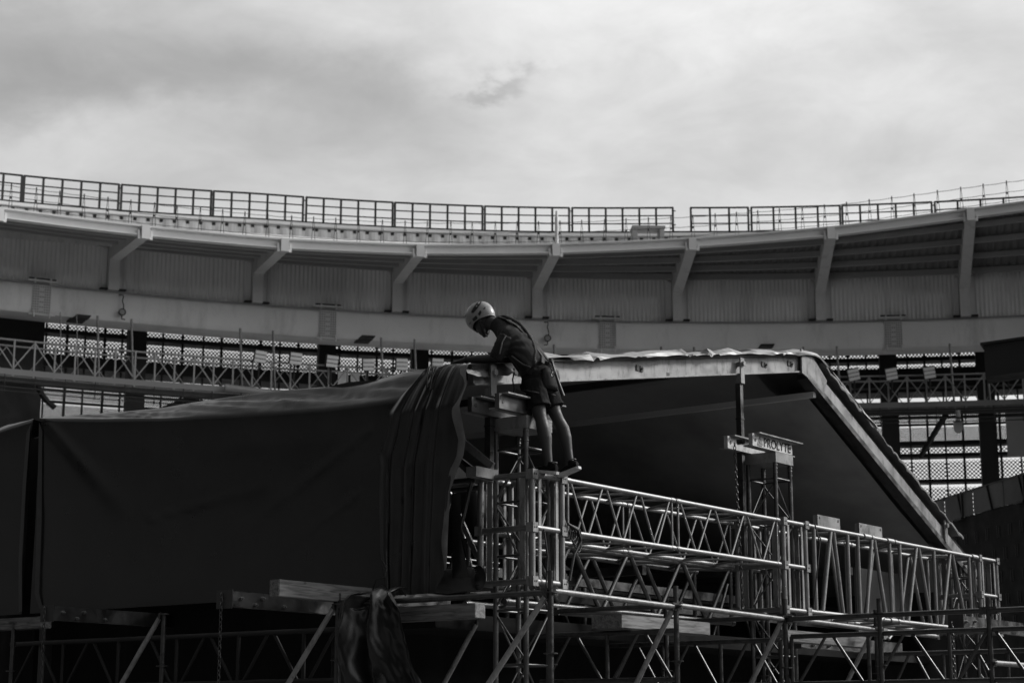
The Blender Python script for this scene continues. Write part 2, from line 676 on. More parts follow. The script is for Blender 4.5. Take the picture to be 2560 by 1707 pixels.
# fascia: a channel section, one length per bay
for i in range(len(edges) - 1):
    b = MB()
    sweep(b, arc(edges[i] + 0.0002, edges[i + 1] - 0.0002), lambda ph: [
        (52.95, zedge(ph) + 0.02), (53.3, zedge(ph) + 0.02), (53.3, zedge(ph) - 0.36), (52.97, zedge(ph) - 0.36),
        (52.97, zedge(ph) - 0.31), (53.1, zedge(ph) - 0.28), (53.1, zedge(ph) - 0.07), (52.95, zedge(ph) - 0.04)])
    obj('fascia', b, FASCIA, stad)
# ribs
for ph in RIBS:
    t, r = tan(ph), rad(ph)
    ze = zedge(ph)
    b = MB()
    w = t * 0.21
    pts = [(57.75, 16.94), (57.75, 18.12), (53.15, ze - 0.4), (53.15, ze - 0.02), (57.6, 19.2), (58.1, 19.0), (58.1, 16.94)]
    b.prism([P(ph, R, z) - w for R, z in pts], w * 2)
    rib = obj('rib', b, RIBM, stad)
    b = MB()
    b.hexa(P(ph, 58.15, 17.8) - t * 0.32, t * 0.09, r * 0.05, (0, 0, 0.86))
    b.hexa(P(ph, 58.15, 17.8) + t * 0.32, t * 0.09, r * 0.05, (0, 0, 0.86))
    obj('pillar_flange', b, FASCIA, rib)
    b = MB()
    b.hexa(P(ph, 57.95, 16.97), t * 0.5, r * 0.16, (0, 0, 0.028))
    obj('base_plate', b, DARK, rib)
    b = MB()
    b.hexa(P(ph, 52.93, ze - 0.26), t * 0.15, r * 0.08, (0, 0, 0.25))
    obj('end_bracket', b, FASCIA, rib)
    for k in (-1, 1):
        b = MB()
        b.hexa(P(ph, 52.97, ze - 0.46) + t * 0.22 * k, t * 0.05, r * 0.05, (0, 0, 0.06))
        b.hexa(P(ph, 52.97, ze - 0.3) + t * 0.245 * k, t * 0.035, r * 0.03, (0, 0, 0.12))
        obj('bracket_lug', b, FASCIA, rib)
# corrugated upstand below the walkway, with a dark vent line, and the walkway itself
rows = []
n = int((0.02 - PH0) * 57 / 0.09)
for k in range(n + 1):
    ph = PH0 + (0.3 - PH0) * k / n
    d = 57.5 + (0.04 if k % 4 in (1, 2) else 0)
    rows.append([P(ph, d, zdeck(ph) - 1.9), P(ph, d, zdeck(ph) - 0.66)])
b = MB()
b.grid(rows, False)
obj('upstand', b, RIBM, stad)
b = MB()
for k in range(n // 4):
    ph = PH0 + (0.3 - PH0) * (k * 4 + 1.5) / n
    b.hexa(P(ph, 57.53, zdeck(ph) - 0.72), tan(ph) * 0.06, rad(ph) * 0.02, (0, 0, 0.06))
obj('vent_line', b, DARK, stad)
b = MB()
sweep(b, ph_all, lambda ph: [(57.35, zdeck(ph) - 0.62), (57.35, zdeck(ph) - 0.5), (57.9, zdeck(ph) - 0.5), (57.9, zdeck(ph) - 0.62)])
obj('coping', b, FASCIA, stad)
b = MB()
sweep(b, ph_all, lambda ph: [(58.9, zdeck(ph) - 0.16), (58.9, zdeck(ph)), (60.2, zdeck(ph)), (60.2, zdeck(ph) - 0.16)])
obj('walkway_deck', b, DARK, stad)
b = MB()
sweep(b, ph_all, lambda ph: [(59.05, zdeck(ph) - 0.34), (59.05, zdeck(ph) - 0.2), (59.2, zdeck(ph) - 0.2), (59.2, zdeck(ph) - 0.34)])
obj('walkway_edge_beam', b, DARK, stad)
b = MB()
for k in range(40):
    ph = -0.6 + k * 0.022
    b.hexa(P(ph, 59.1, zdeck(ph) - 0.5), tan(ph) * 0.035, rad(ph) * 0.05, (0, 0, 0.2))
obj('walkway_bracket', b, DARK, stad)
# hatch box and mast on the roof edge
b = MB()
for z, w, hh in ((20.35, 0.0, 0),):
    for k in (-0.55, 0.55):
        b.hexa(P(-0.062, 55.8, 19.62) + tan(-0.062) * k, tan(-0.062) * 0.09, rad(-0.062) * 0.4, (0, 0, 0.62))
    b.hexa(P(-0.062, 55.8, 20.28), tan(-0.062) * 0.68, rad(-0.062) * 0.45, (0, 0, 0.05))
    b.hexa(P(-0.062, 55.9, 19.5), tan(-0.062) * 0.5, rad(-0.062) * 0.05, (0, 0, 0.04))
tag(obj('access_hatch', b, PURLIN), 'dark box shaped access hatch standing on the roof edge by the gap in the guardrail', 'hatch')
b = MB()
b.tube([P(-0.136, 53.4, 18.8), P(-0.136, 53.4, 20.0)], 0.075, 10)
b.tube([P(-0.136, 53.4, 20.0), P(-0.136, 53.4, 20.25)], 0.05, 8)
tag(obj('vent_pipe', b, FASCIA), 'short white pipe standing on the roof edge above the middle rib', 'pipe')

# guardrail panels on the walkway
PANELS = [(-0.5574, -0.4968, 5), (-0.4952, -0.432, 5), (-0.4301, -0.3685, 5), (-0.3668, -0.3038, 5), (-0.3015, -0.2397, 5),
          (-0.238, -0.1747, 5), (-0.1729, -0.1115, 5), (-0.1092, -0.0357, 6), (-0.0226, 0.0191, 3), (0.0214, 0.0853, 4),
          (0.087, 0.1506, 5), (0.1529, 0.2169, 4)]
for i, (a, c, nb) in enumerate(PANELS):
    ph = (a + c) / 2
    gp = thing('guardrail_panel', 'dark roof guardrail panel, %s along the stadium roofline' % nth(i), 'guardrail', P(ph, 59, zdeck(ph)), 'guardrail panels along the stadium roof')
    for k in range(nb + 1):
        q = a + (c - a) * k / nb
        b = MB()
        b.hexa(P(q, 59, zdeck(q) + 0.53), tan(q) * 0.042, rad(q) * 0.03, (0, 0, 0.53))
        obj('post', b, RAILM, gp)
    for z in (0.36, 0.71, 1.06):
        b = MB()
        b.tube([P(q, 59, zdeck(q) + z) for q in arc(a - 0.0004, c + 0.0004)], 0.042 if z > 1 else 0.028, 6)
        obj('rail', b, RAILM, gp)
    b = MB()
    for z in (0.3, 0.92):
        b.tube([P(c, 59.02, zdeck(c) + z), P(c + 0.0021, 59.02, zdeck(c) + z)], 0.025, 6)
    obj('connector', b, RAILM, gp)
# wire railing with thin A posts on the roof edge
cr = thing('wire_railing', 'thin three wire railing on slim posts along the roof edge', 'railing', P(-0.1, 53.4, 18.6))
posts = []
ph = -0.56
while ph < 0.3:
    posts.append(ph)
    ph += 0.0166 * (0.95 + 0.1 * random.random())
for q in posts:
    b = MB()
    z = zedge(q)
    for k in (-1, 1):
        b.tube([P(q, 53.4, z) + tan(q) * 0.07 * k, P(q, 53.4, z + 0.92) + tan(q) * 0.015 * k], 0.011, 5)
    b.tube([P(q, 53.4, z + 0.88), P(q, 53.4, z + 1.05)], 0.025, 5)
    b.tube([P(q, 53.38, z + 0.5), P(q, 53.38, z + 0.56)], 0.04, 5)
    obj('post', b, RAILM, cr)
for h in (0.22, 0.58, 0.98):
    b = MB()
    pts = []
    for q, q2 in zip(posts[:-1], posts[1:]):
        pts += [P(q, 53.4, zedge(q) + h), P((q + q2) / 2, 53.4, zedge((q + q2) / 2) + h - 0.02)]
    b.tube(pts, 0.011, 5)
    obj('wire', b, RAILM, cr)
# concourse behind the ring beam: ceiling, slabs, columns
b = MB()
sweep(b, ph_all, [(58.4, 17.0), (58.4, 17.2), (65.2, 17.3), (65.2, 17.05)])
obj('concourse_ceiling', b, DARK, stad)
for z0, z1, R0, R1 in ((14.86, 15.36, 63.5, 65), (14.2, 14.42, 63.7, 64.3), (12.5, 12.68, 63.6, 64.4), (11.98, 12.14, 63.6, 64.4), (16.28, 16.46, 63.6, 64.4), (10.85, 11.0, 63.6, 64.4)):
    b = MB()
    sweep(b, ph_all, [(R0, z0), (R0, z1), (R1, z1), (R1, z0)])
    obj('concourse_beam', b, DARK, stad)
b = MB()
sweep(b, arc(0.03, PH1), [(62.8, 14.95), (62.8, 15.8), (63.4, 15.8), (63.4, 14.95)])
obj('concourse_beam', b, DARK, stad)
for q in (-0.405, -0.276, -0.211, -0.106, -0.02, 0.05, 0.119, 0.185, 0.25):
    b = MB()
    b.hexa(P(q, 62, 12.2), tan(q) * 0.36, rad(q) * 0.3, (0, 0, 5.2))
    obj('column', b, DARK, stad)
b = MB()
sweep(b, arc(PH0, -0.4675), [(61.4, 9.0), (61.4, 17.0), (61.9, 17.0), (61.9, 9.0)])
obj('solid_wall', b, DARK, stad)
# a curved bracket under the left wall
b = MB()
cp = [(-0.476, 14.2), (-0.4757, 13.9), (-0.4748, 13.6), (-0.473, 13.3), (-0.4702, 13.02), (-0.4668, 12.8), (-0.462, 12.6)]
for R in (60.4,):
    for (a1, z1), (a2, z2) in zip(cp[:-1], cp[1:]):
        b.beam(P(a1, R, z1), P(a2, R, z2), 0.12, 0.4, rad(-0.47))
obj('curved_bracket', b, DARK, stad)


# perforated metal cladding with round holes
def perf(mb, a, c, z0, z1, ah, av, r, R=64.0):
    """staggered holes: diamond cells of half diagonals ah (along) and av (up), hole radius r."""
    na = int((c - a) * R / (2 * ah))
    nz = int((z1 - z0) / (2 * av))
    da = (c - a) / na
    for st in (0, 1):
        for i in range(na - st):
            ph = a + da * (i + 0.5 + 0.5 * st)
            t = tan(ph)
            for j in range(nz - st):
                z = z0 + 2 * av * (j + 0.5 + 0.5 * st)
                ctr = P(ph, R, z)
                h = da * R / 2
                vs, fs = [], []
                for k in range(8):
                    an = PI / 4 * k
                    cs, sn = math.cos(an), math.sin(an)
                    f = 1.0 / (abs(cs) / h + abs(sn) / av)
                    vs.append(ctr + t * cs * f + Vector((0, 0, sn * f)))
                    vs.append(ctr + t * cs * r + Vector((0, 0, sn * r)))
                for k in range(8):
                    k2 = (k + 1) % 8
                    fs.append((2 * k, 2 * k2, 2 * k2 + 1, 2 * k + 1))
                mb.add(vs, fs)


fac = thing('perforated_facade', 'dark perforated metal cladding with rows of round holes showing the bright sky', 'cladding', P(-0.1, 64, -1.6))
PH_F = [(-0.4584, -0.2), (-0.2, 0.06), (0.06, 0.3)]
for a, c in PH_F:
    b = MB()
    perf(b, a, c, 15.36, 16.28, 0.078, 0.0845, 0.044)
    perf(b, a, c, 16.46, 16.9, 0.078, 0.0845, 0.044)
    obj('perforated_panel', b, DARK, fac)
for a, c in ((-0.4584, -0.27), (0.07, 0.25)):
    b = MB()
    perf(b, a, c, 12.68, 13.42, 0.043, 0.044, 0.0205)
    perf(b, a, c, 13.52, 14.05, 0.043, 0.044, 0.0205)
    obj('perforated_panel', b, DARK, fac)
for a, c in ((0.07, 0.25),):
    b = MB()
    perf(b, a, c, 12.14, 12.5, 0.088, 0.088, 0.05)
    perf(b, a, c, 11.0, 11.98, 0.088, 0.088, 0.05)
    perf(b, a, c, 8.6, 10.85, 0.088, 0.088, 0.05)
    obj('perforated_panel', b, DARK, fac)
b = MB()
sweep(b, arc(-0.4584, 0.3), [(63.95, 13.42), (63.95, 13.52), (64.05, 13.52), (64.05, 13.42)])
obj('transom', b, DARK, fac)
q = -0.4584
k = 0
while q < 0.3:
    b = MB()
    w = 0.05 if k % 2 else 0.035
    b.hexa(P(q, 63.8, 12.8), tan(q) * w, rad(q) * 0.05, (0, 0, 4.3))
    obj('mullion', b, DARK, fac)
    q += 0.0125 * (0.9 + 0.25 * random.random())
    k += 1

# gantry: a lattice walkway hung under the ring beam
gan = thing('lighting_gantry', 'hanging grey lattice gantry curving under the ring beam', 'gantry', P(-0.1, 55, 12.5))
ga = arc(-0.6, 0.32, 0.01)
for R in (54.6, 55.7):
    b = MB()
    b.tube([P(q, R, 13.9) for q in ga], 0.04, 6)
    obj('handrail', b, GREYM, gan)
    b = MB()
    sweep(b, ga, [(R - 0.05, 12.62), (R - 0.05, 12.84), (R + 0.05, 12.84), (R + 0.05, 12.62)])
    obj('edge_beam', b, GANTRY, gan)
    b = MB()
    sweep(b, ga, [(R - 0.04, 12.36), (R - 0.04, 12.46), (R + 0.04, 12.46), (R + 0.04, 12.36)])
    obj('lower_beam', b, DARK, gan)
b = MB()
sweep(b, ga, [(54.6, 12.5), (54.6, 12.56), (55.7, 12.56), (55.7, 12.5)])
obj('gantry_deck', b, DARK, gan)
b = MB()
b.tube([P(q, 54.4, 12.15) for q in ga], 0.03, 6)
b.tube([P(q, 54.4, 12.0) for q in ga], 0.02, 6)
for k in range(46):
    q = -0.58 + 0.02 * k
    b.tube([P(q, 54.4, 12.6), P(q, 54.4, 11.95)], 0.02, 5)
obj('cable_tray', b, DARK, gan)
st = 0.0135
k = 0
q = -0.595
while q < 0.3:
    b = MB()
    b.hexa(P(q, 54.58, 13.25), tan(q) * 0.03, rad(q) * 0.03, (0, 0, 0.68))
    obj('gantry_post', b, GREYM, gan)
    if q < 0.29:
        za, zb = (13.86, 12.86) if k % 2 else (12.86, 13.86)
        b = MB()
        b.beam(P(q, 54.6, za), P(q + st, 54.6, zb), 0.03, 0.045)
        obj('gantry_brace', b, GREYM, gan)
        b = MB()
        b.beam(P(q, 55.7, zb), P(q + st, 55.7, za), 0.025, 0.03)
        obj('gantry_brace', b, GREYM, gan)
    q += st
    k += 1
for q in (-0.479, -0.468, -0.454, -0.431, -0.356, -0.333, -0.256, -0.232, -0.131, -0.053, -0.029, 0.05, 0.074, 0.154, 0.179, 0.23):
    b = MB()
    th = 0.045 if q not in (-0.479, -0.468) else 0.02
    b.tube([P(q, 56, 15.42), P(q, 55.2, 12.6)], th, 8)
    obj('hanger', b, GREYM, gan)
b = MB()
b.tube([P(-0.372, 54.3, 12.75), P(-0.29, 54.3, 12.45)], 0.14, 10)
tag(obj('ventilation_duct', b, GREYM), 'long grey round duct lying along the left gantry edge', 'duct')
b = MB()
b.beam(P(-0.433, 58, 11.4), P(-0.375, 56, 12.9), 0.24, 0.24)
tag(obj('raking_strut', b, DARK), 'thick dark inclined strut under the left gantry', 'strut')
b = MB()
b.beam(P(0.131, 57, 11.0), P(0.155, 56, 13.1), 0.16, 0.16)
tag(obj('raking_strut', b, DARK), 'dark inclined strut dropping from the right gantry in front of the perforated cladding', 'strut')

# floodlights on the gantry
LG = [(-0.348, 14.02, 0.1), (-0.323, 14.04, 0.06), (-0.297, 14.02, 0.08), (-0.271, 13.97, -0.05), (-0.247, 14.05, -0.02), (-0.221, 14.12, 0.0),
      (0.082, 13.93, -0.2), (0.109, 13.93, -0.16), (0.136, 13.95, -0.14), (0.191, 13.9, 0.02)]
for i, (q, z, tw) in enumerate(LG):
    fl = thing('floodlight', 'square three louvre floodlight on the gantry, %s' % nth(i), 'floodlight', P(q, 54.3, 13.5), 'floodlights on the gantry')
    c = P(q, 54.3, z)
    tt = (tan(q) * math.cos(tw) + Vector((0, 0, -1)) * math.sin(tw)).normalized()
    rr = (rad(q) + Vector((0, 0, 0.25))).normalized()
    uu = tt.cross(rr)
    if uu.z < 0:
        uu = -uu
    b = MB()
    b.hexa(c, tt * 0.225, rr * 0.12, uu * 0.24)
    obj('housing', b, DARK, fl)
    for k in (-1, 0, 1):
        b = MB()
        b.hexa(c - rr * 0.14 + uu * 0.155 * k, tt * 0.215, rr * 0.02, uu * 0.062)
        obj('louvre', b, FASCIA, fl)
    b = MB()
    b.tube([c - uu * 0.2, P(q, 54.5, 13.2)], 0.035, 6)
    obj('stem', b, DARK, fl)
# flat lamps under the ring beam
for q, z, lab in ((-0.459, 15.62, 'flat dark lamp under the ring beam at the far left'), (-0.262, 15.68, 'flat dark lamp under the ring beam left of the worker'),
                  (0.026, 15.74, 'flat dark lamp under the ring beam above the stage roof')):
    b = MB()
    t, r = tan(q), rad(q)
    b.prism([P(q, 57.3, z) - t * 0.3, P(q, 57.3, z) + t * 0.3, P(q, 57.3, z + 0.1) + t * 0.36, P(q, 57.3, z + 0.1) - t * 0.2], r * 0.5)
    b.hexa(P(q, 58.3, z + 0.05), t * 0.3, r * 0.3, (0, 0, 0.03))
    tag(obj('flat_lamp', b, DARK), lab, 'lamp', 'flat lamps under the ring beam')
# round pendants on curled cables
for q, lab in ((-0.431, 'round device on a curled cable on the ring beam, left of the floodlights'), (-0.131, 'round device on a curled cable on the ring beam, right of the worker')):
    pd = thing('cable_reel', lab, 'reel', P(q, 57.7, 15.8), 'round devices on the ring beam')
    t, r = tan(q), rad(q)
    c = P(q, 57.7, 16.05)
    b = MB()
    b.tube([c - r * 0.06, c + r * 0.1], 0.13, 14)
    obj('drum', b, PURLIN, pd)
    b = MB()
    b.torus(c - r * 0.06, t * 0.13, Vector((0, 0, 0.13)), 0.022, 14)
    obj('rim', b, DARK, pd)
    b = MB()
    b.tube([c + Vector((0, 0, 0.13)) + t * 0.06, c + Vector((0, 0, 0.3)) + t * 0.05, c + Vector((0, 0, 0.46)), c + Vector((0, 0, 0.6)) + t * 0.03, c + Vector((0, 0, 0.68)) + t * 0.02,
            c + Vector((0, 0, 0.68)) - t * 0.14], 0.024, 6)
    b.tube([c - Vector((0, 0, 0.13)), c - Vector((0, 0, 0.26)) + t * 0.0, c - Vector((0, 0, 0.28)) + t * (0.14 if q < -0.3 else -0.14)], 0.024, 6)
    obj('cable', b, DARK, pd)
# pale boards on the gantry
for i, (q, z, w) in enumerate(((-0.287, 13.4, 0.17), (-0.278, 13.4, 0.17), (0.064, 13.55, 0.16))):
    b = MB()
    b.hexa(P(q, 54.9, z), tan(q) * w, rad(q) * 0.02, (0, 0, 0.33))
    tag(obj('notice_board', b, FASCIA if i < 2 else GREYM), ('left of two pale blank boards on the gantry below the floodlights', 'right of two pale blank boards on the gantry below the floodlights', 'grey blank board on the gantry beside the roof corner')[i], 'board')
# hanging loudspeaker at the right
b = MB()
q = 0.155
t, r = tan(q), rad(q)
c = P(q, 54.5, 11.85)
b.prism([c + t * -0.17 + Vector((0, 0, 0.2)), c + t * 0.17 + Vector((0, 0, 0.2)), c + t * 0.16 + Vector((0, 0, -0.12)), c + t * 0.06 + Vector((0, 0, -0.26)), c - t * 0.08 + Vector((0, 0, -0.25)), c - t * 0.17 + Vector((0, 0, -0.1))], r * 0.3)
b.tube([c + Vector((0, 0, 0.2)), c + Vector((0, 0, 0.6))], 0.1, 8)
tag(obj('loudspeaker', b, PURLIN), 'small grey loudspeaker hanging under the right gantry', 'loudspeaker')
# cabinet between the columns
b = MB()
q = 0.205
b.hexa(P(q, 61.5, 12.6), tan(q) * 0.5, rad(q) * 0.2, (0, 0, 1.0))
tag(obj('steel_cabinet', b, PURLIN), 'dark grey cabinet fixed between columns at the far right', 'cabinet')

# video screen back at the right edge
vs = MB()
c0 = Vector((12.35, 47.0, 10.55))
vs.hexa(c0 + Vector((1.15, -0.4, 0.62)), Vector((1.15, -0.4, 0.1)), Vector((0.15, 0.45, 0)), (0, 0, 0.42))
vs.hexa(c0 + Vector((1.15, -0.4, 1.07)), Vector((1.2, -0.42, 0.1)), Vector((0.2, 0.5, 0)), (0, 0, 0.03))
tag(obj('video_screen', vs, DARK), 'black back of a video screen at the right edge below the ring beam', 'screen')

# seating stand at the lower right
D = Vector((0.175, -0.985, 0))
NR = Vector((0.985, 0.175, 0))
B0 = Vector((12.6, 55.0, 8.46))
sst = thing('seating_stand', 'dark upper tier of seats behind a grey glass balustrade at lower right', 'stand', B0 - Vector((0, 0, 8.46)) + D * 5)
b = MB()
b.hexa(B0 + D * 10 + Vector((0, 0, -4.75)) + NR * 3, D * 22, NR * 3, (0, 0, 4.05))
obj('stand_wall', b, DRAPE, sst)
for k in range(-4, 14):
    s0 = -9 + k * 2.0
    b = MB()
    b.hexa(B0 + D * (s0 + 9.98 - 9) + Vector((0, 0, -0.36)) - NR * 0.02, D * 0.95, NR * 0.015, (0, 0, 0.34))
    obj('glass_panel', b, GLASS, sst)
    b = MB()
    p = B0 + D * (s0 + 0.98)
    b.beam(p + Vector((0, 0, -0.02)) - NR * 0.05, p + Vector((0, 0, -0.72)) + D * 0.28 - NR * 0.05, 0.05, 0.06, NR)
    if k % 2:
        b.beam(p + Vector((0, 0, -0.02)) + D * 0.3 - NR * 0.05, p + Vector((0, 0, -0.72)) + D * 0.3 - NR * 0.05, 0.05, 0.05, NR)
        b.hexa(p + Vector((0, 0, -0.74)) + D * 0.1 - NR * 0.08, D * 0.25, NR * 0.05, (0, 0, 0.03))
    obj('balustrade_post', b, DARK, sst)
b = MB()
b.beam(B0 - D * 12 - NR * 0.02, B0 + D * 24 - NR * 0.02, 0.06, 0.05)
obj('top_rail', b, DARK, sst)
b = MB()
for i in range(26):
    for j in range(5):
        s0 = -2 + i * 0.72 + (0.36 if j % 2 else 0)
        p = B0 + D * s0 + Vector((0, 0, -1.35 - j * 0.62 + 0.0 * i)) - NR * 0.01
        for k in (-0.06, 0.06):
            b.hexa(p + D * k, D * 0.013, NR * 0.01, (0, 0, 0.16))
obj('slot_pattern', b, CONC, sst)['kind'] = 'stuff'

# the rest of the bowl closes the ring behind the photographer
b = MB()
back = arc(0.42, 2 * PI - 0.68, 0.05)
sweep(b, back, [(44, 0.2 - 1.6), (58, 8), (58, 12), (60, 12), (64, 15.6), (64, 21), (53, 20.5), (53, 21), (65, 22), (65, -1.6)])
bw = obj('stadium_bowl', b, CONC)
tag(bw, 'dark far side of the stadium bowl, out of the photograph behind the camera', 'stadium', kind='structure')

# ------------------------------------------------------------------ the stage: frame R (right, away), L (left, away), Z (up) from the front truss corner
O = Vector((0.18478, 16.87793, 3.9722))
eR = Vector((0.6, 0.8, 0))
eL = Vector((-0.8, 0.6, 0))
eZ = Vector((0, 0, 1))
ZG = -3.972


def Q(R, L, Z):
    return O + eR * R + eL * L + eZ * Z


def boxq(mb, R0, R1, L0, L1, Z0, Z1):
    mb.hexa(Q((R0 + R1) / 2, (L0 + L1) / 2, (Z0 + Z1) / 2), eR * ((R1 - R0) / 2), eL * ((L1 - L0) / 2), eZ * ((Z1 - Z0) / 2))


# roof beams and posts
roof = thing('stage_roof', 'tall aluminium stage roof frame with a grey membrane, rising then sloping steeply to the right', 'roof', Q(4.5, 3, ZG))


def along(p, q, w, h, shift=0.0):
    """beam in a plane of constant L, given its centre line (R, L, Z)."""
    mb = MB()
    mb.beam(Q(*p), Q(*q), w, h, eZ)
    return mb


BL = 0.53
for Lp, nm in ((BL, 'front_beam'), (6.6, 'rear_beam')):
    obj(nm, along((-0.26, Lp, 0.959), (6.36, Lp, 2.13), 0.06, 0.185), ALUBEAM, roof)
    bb = MB()
    bb.beam(Q(-0.26, Lp, 0.854), Q(6.36, Lp, 2.025), 0.13, 0.016, eZ)
    bb.beam(Q(0.5, Lp, 1.199), Q(6.36, Lp, 2.235), 0.13, 0.016, eZ)
    obj('beam_flange', bb, ALUBEAM, roof)
    obj('rafter', along((6.3, Lp, 2.13), (11.4, Lp, -0.19), 0.12, 0.16), ALUBEAM, roof)
    bb = MB()
    bb.beam(Q(6.36, Lp - 0.01, 1.965), Q(11.35, Lp - 0.01, -0.315), 0.16, 0.07, eZ)
    obj('rafter_flange', bb, ALUDULL, roof)
# knee plates
bb = MB()
bb.prism([Q(6.2, BL - 0.09, 2.28), Q(6.2, BL - 0.09, 1.98), Q(6.5, BL - 0.09, 1.9), Q(6.75, BL - 0.09, 1.8), Q(6.85, BL - 0.09, 1.98), Q(6.5, BL - 0.09, 2.22)], eL * 0.02)
obj('knee_plate', bb, ALUBEAM, roof)
for Rb in (0.45, 2.62, 5.35, 6.0):
    bb = MB()
    zc = 0.917 + (Rb + 0.5) * 0.1768
    boxq(bb, Rb - 0.065, Rb - 0.012, BL - 0.042, BL - 0.028, zc - 0.028, zc + 0.028)
    boxq(bb, Rb + 0.012, Rb + 0.065, BL - 0.042, BL - 0.028, zc - 0.028, zc + 0.028)
    bb.tube([Q(Rb + 0.035, BL - 0.06, zc), Q(Rb + 0.035, BL, zc)], 0.012, 8)
    obj('clip', bb, DSTEEL, roof)
# purlins running back
for Rp, Zp, m_ in ((6.62, 1.775, WHITE), (3.2, 1.48, DSTEEL)):
    bb = MB()
    bb.beam(Q(Rp, 0.5, Zp), Q(Rp, 6.7, Zp), 0.07, 0.07, eZ)
    obj('purlin', bb, m_, roof)
# posts: square section, light on the side facing right, with head clamp
for Rp, z0, zt, ft in ((-0.02, 0.02, 0.97, True), (4.72, -0.4, 1.82, False), (10.24, -0.6, 0.44, False)):
    bb = MB()
    boxq(bb, Rp - 0.032, Rp + 0.032, BL - 0.08, BL - 0.015, z0, zt - 0.16)
    p_ = obj('post', bb, ALUDULL, roof)
    bb = MB()
    boxq(bb, Rp - 0.042, Rp + 0.042, BL - 0.1, BL - 0.082, zt - 0.2, zt + 0.1)
    boxq(bb, Rp - 0.042, Rp - 0.034, BL - 0.08, BL - 0.02, zt - 0.2, zt - 0.12)
    bb.tube([Q(Rp, BL - 0.13, zt + 0.03), Q(Rp, BL, zt + 0.03)], 0.03, 8)
    obj('head_clamp', bb, ALUBEAM, p_)
    for zz in (0.48, 0.8, 1.2):
        if z0 < zz < zt - 0.25:
            bb = MB()
            boxq(bb, Rp - 0.038, Rp + 0.038, BL - 0.086, BL - 0.009, zz, zz + 0.014)
            obj('collar', bb, DSTEEL, p_)
# post feet and braces at the front corner
bb = MB()
boxq(bb, -0.30, 0.035, 0.42, 0.54, -0.02, 0.075)
obj('post_foot', bb, ALUBEAM, roof)
bb = MB()
bb.beam(Q(-0.05, 1.05, 0.56), Q(-0.05, 0.42, 0.1), 0.03, 0.07, eZ)
obj('brace', bb, ALUBEAM, roof)
bb = MB()
bb.beam(Q(0.3, 1.5, 0.55), Q(0.3, 0.7, 0.0), 0.03, 0.04, eZ)
obj('brace', bb, ALUDULL, roof)
# membrane: rises from the left eave to the knee, then falls
PR = [(-0.22, 1.07), (1.0, 1.27), (2.5, 1.535), (4.0, 1.8), (5.5, 2.065), (6.25, 2.2), (6.55, 2.2), (6.8, 2.1), (8, 1.555), (9.5, 0.875), (10.9, 0.24), (11.5, -0.04)]
rows = []
for i in range(40):
    Lv = 0.64 + (6.68 - 0.64) * i / 39
    r = []
    for k in range(36):
        t = k / 35
        sag = 0.03 * math.sin(PI * ((Lv * 0.48) % 1)) * math.sin(PI * t) + 0.012 * fbm(t * 5, Lv * 1.3, 6) * math.sin(PI * t)
        r.append(Q(6.64 + (11.32 - 6.64) * t, Lv, 1.80 + (-0.34 - 1.80) * t - sag))
    rows.append(r)
bb = MB()
bb.grid(rows, True)
obj('slope_shade_sheet', bb, SHADESHEET, roof)  # sheet added under the slope to set it darker than the ceiling
rows = []
for i in range(40):
    Lv = 0.5 + (6.7 - 0.5) * i / 39
    r = []
    for k in range(len(PR) - 1):
        for s in range(5):
            t = s / 5
            R_, Z_ = PR[k][0] + (PR[k + 1][0] - PR[k][0]) * t, PR[k][1] + (PR[k + 1][1] - PR[k][1]) * t
            sag = -0.05 * math.sin(PI * ((Lv * 0.48) % 1)) + 0.012 * fbm(R_ * 1.2, Lv * 1.2, 3)
            r.append(Q(R_, Lv, Z_ + sag))
    r.append(Q(*[PR[-1][0], Lv, PR[-1][1]]))
    rows.append(r)
bb = MB()
bb.grid(rows, True)
obj('membrane', bb, ROOFPVC, roof)

# pale sheet bunched on the beam and lacing down the rafter
def bunch():
    rnd = random.Random(5)
    prof = [(1.25, -0.05), (1.0, 0.0), (0.8, 0.5), (0.64, 0.9), (0.55, 1.0), (0.48, 0.85), (0.43, 0.45), (0.405, 0.05), (0.4, -0.45)]
    knots = []
    R_ = 0.35
    while R_ < 8.4:
        top = rnd.uniform(0.02, 0.06) if rnd.random() < 0.7 else rnd.uniform(0.06, 0.1)
        if R_ > 4.6:
            top *= 0.85
        low = rnd.uniform(0.0, 0.07)
        knots.append((R_, top, [(rnd.uniform(-0.016, 0.016), rnd.uniform(-0.02, 0.02)) for _ in prof], low))
        R_ += rnd.uniform(0.05, 0.14) if rnd.random() < 0.55 else rnd.uniform(0.18, 0.42)
    rows = []
    for a, c in zip(knots[:-1], knots[1:]):
        m = 3
        for s_ in range(m):
            t = s_ / m
            t2 = t
            R_ = a[0] + (c[0] - a[0]) * t
            Zt = 1.035 + (R_ + 0.5) * 0.1768 if R_ < 6.35 else 2.245 - max(0, R_ - 6.6) * 0.455
            top = a[1] + (c[1] - a[1]) * t2
            low = a[3] + (c[3] - a[3]) * t2 - 0.02 * math.sin(PI * t)
            r = []
            for j, (Lv, k) in enumerate(prof):
                dz = a[2][j][0] + (c[2][j][0] - a[2][j][0]) * t
                dl = a[2][j][1] + (c[2][j][1] - a[2][j][1]) * t
                z = Zt + k * top if k > 0 else Zt + k * low
                skew = 0.05 * math.sin(a[0] * 7) * k
                r.append(Q(R_ + skew, Lv + dl, z + dz * (0.4 if j < 2 else 1) + 0.006))
            rows.append(r)
    mb = MB()
    mb.grid(rows, False)
    return mb


tag(obj('bunched_sheet', bunch(), WHITEPVC), 'pale crumpled sheet bunched along the top of the aluminium roof beam', 'tarpaulin')


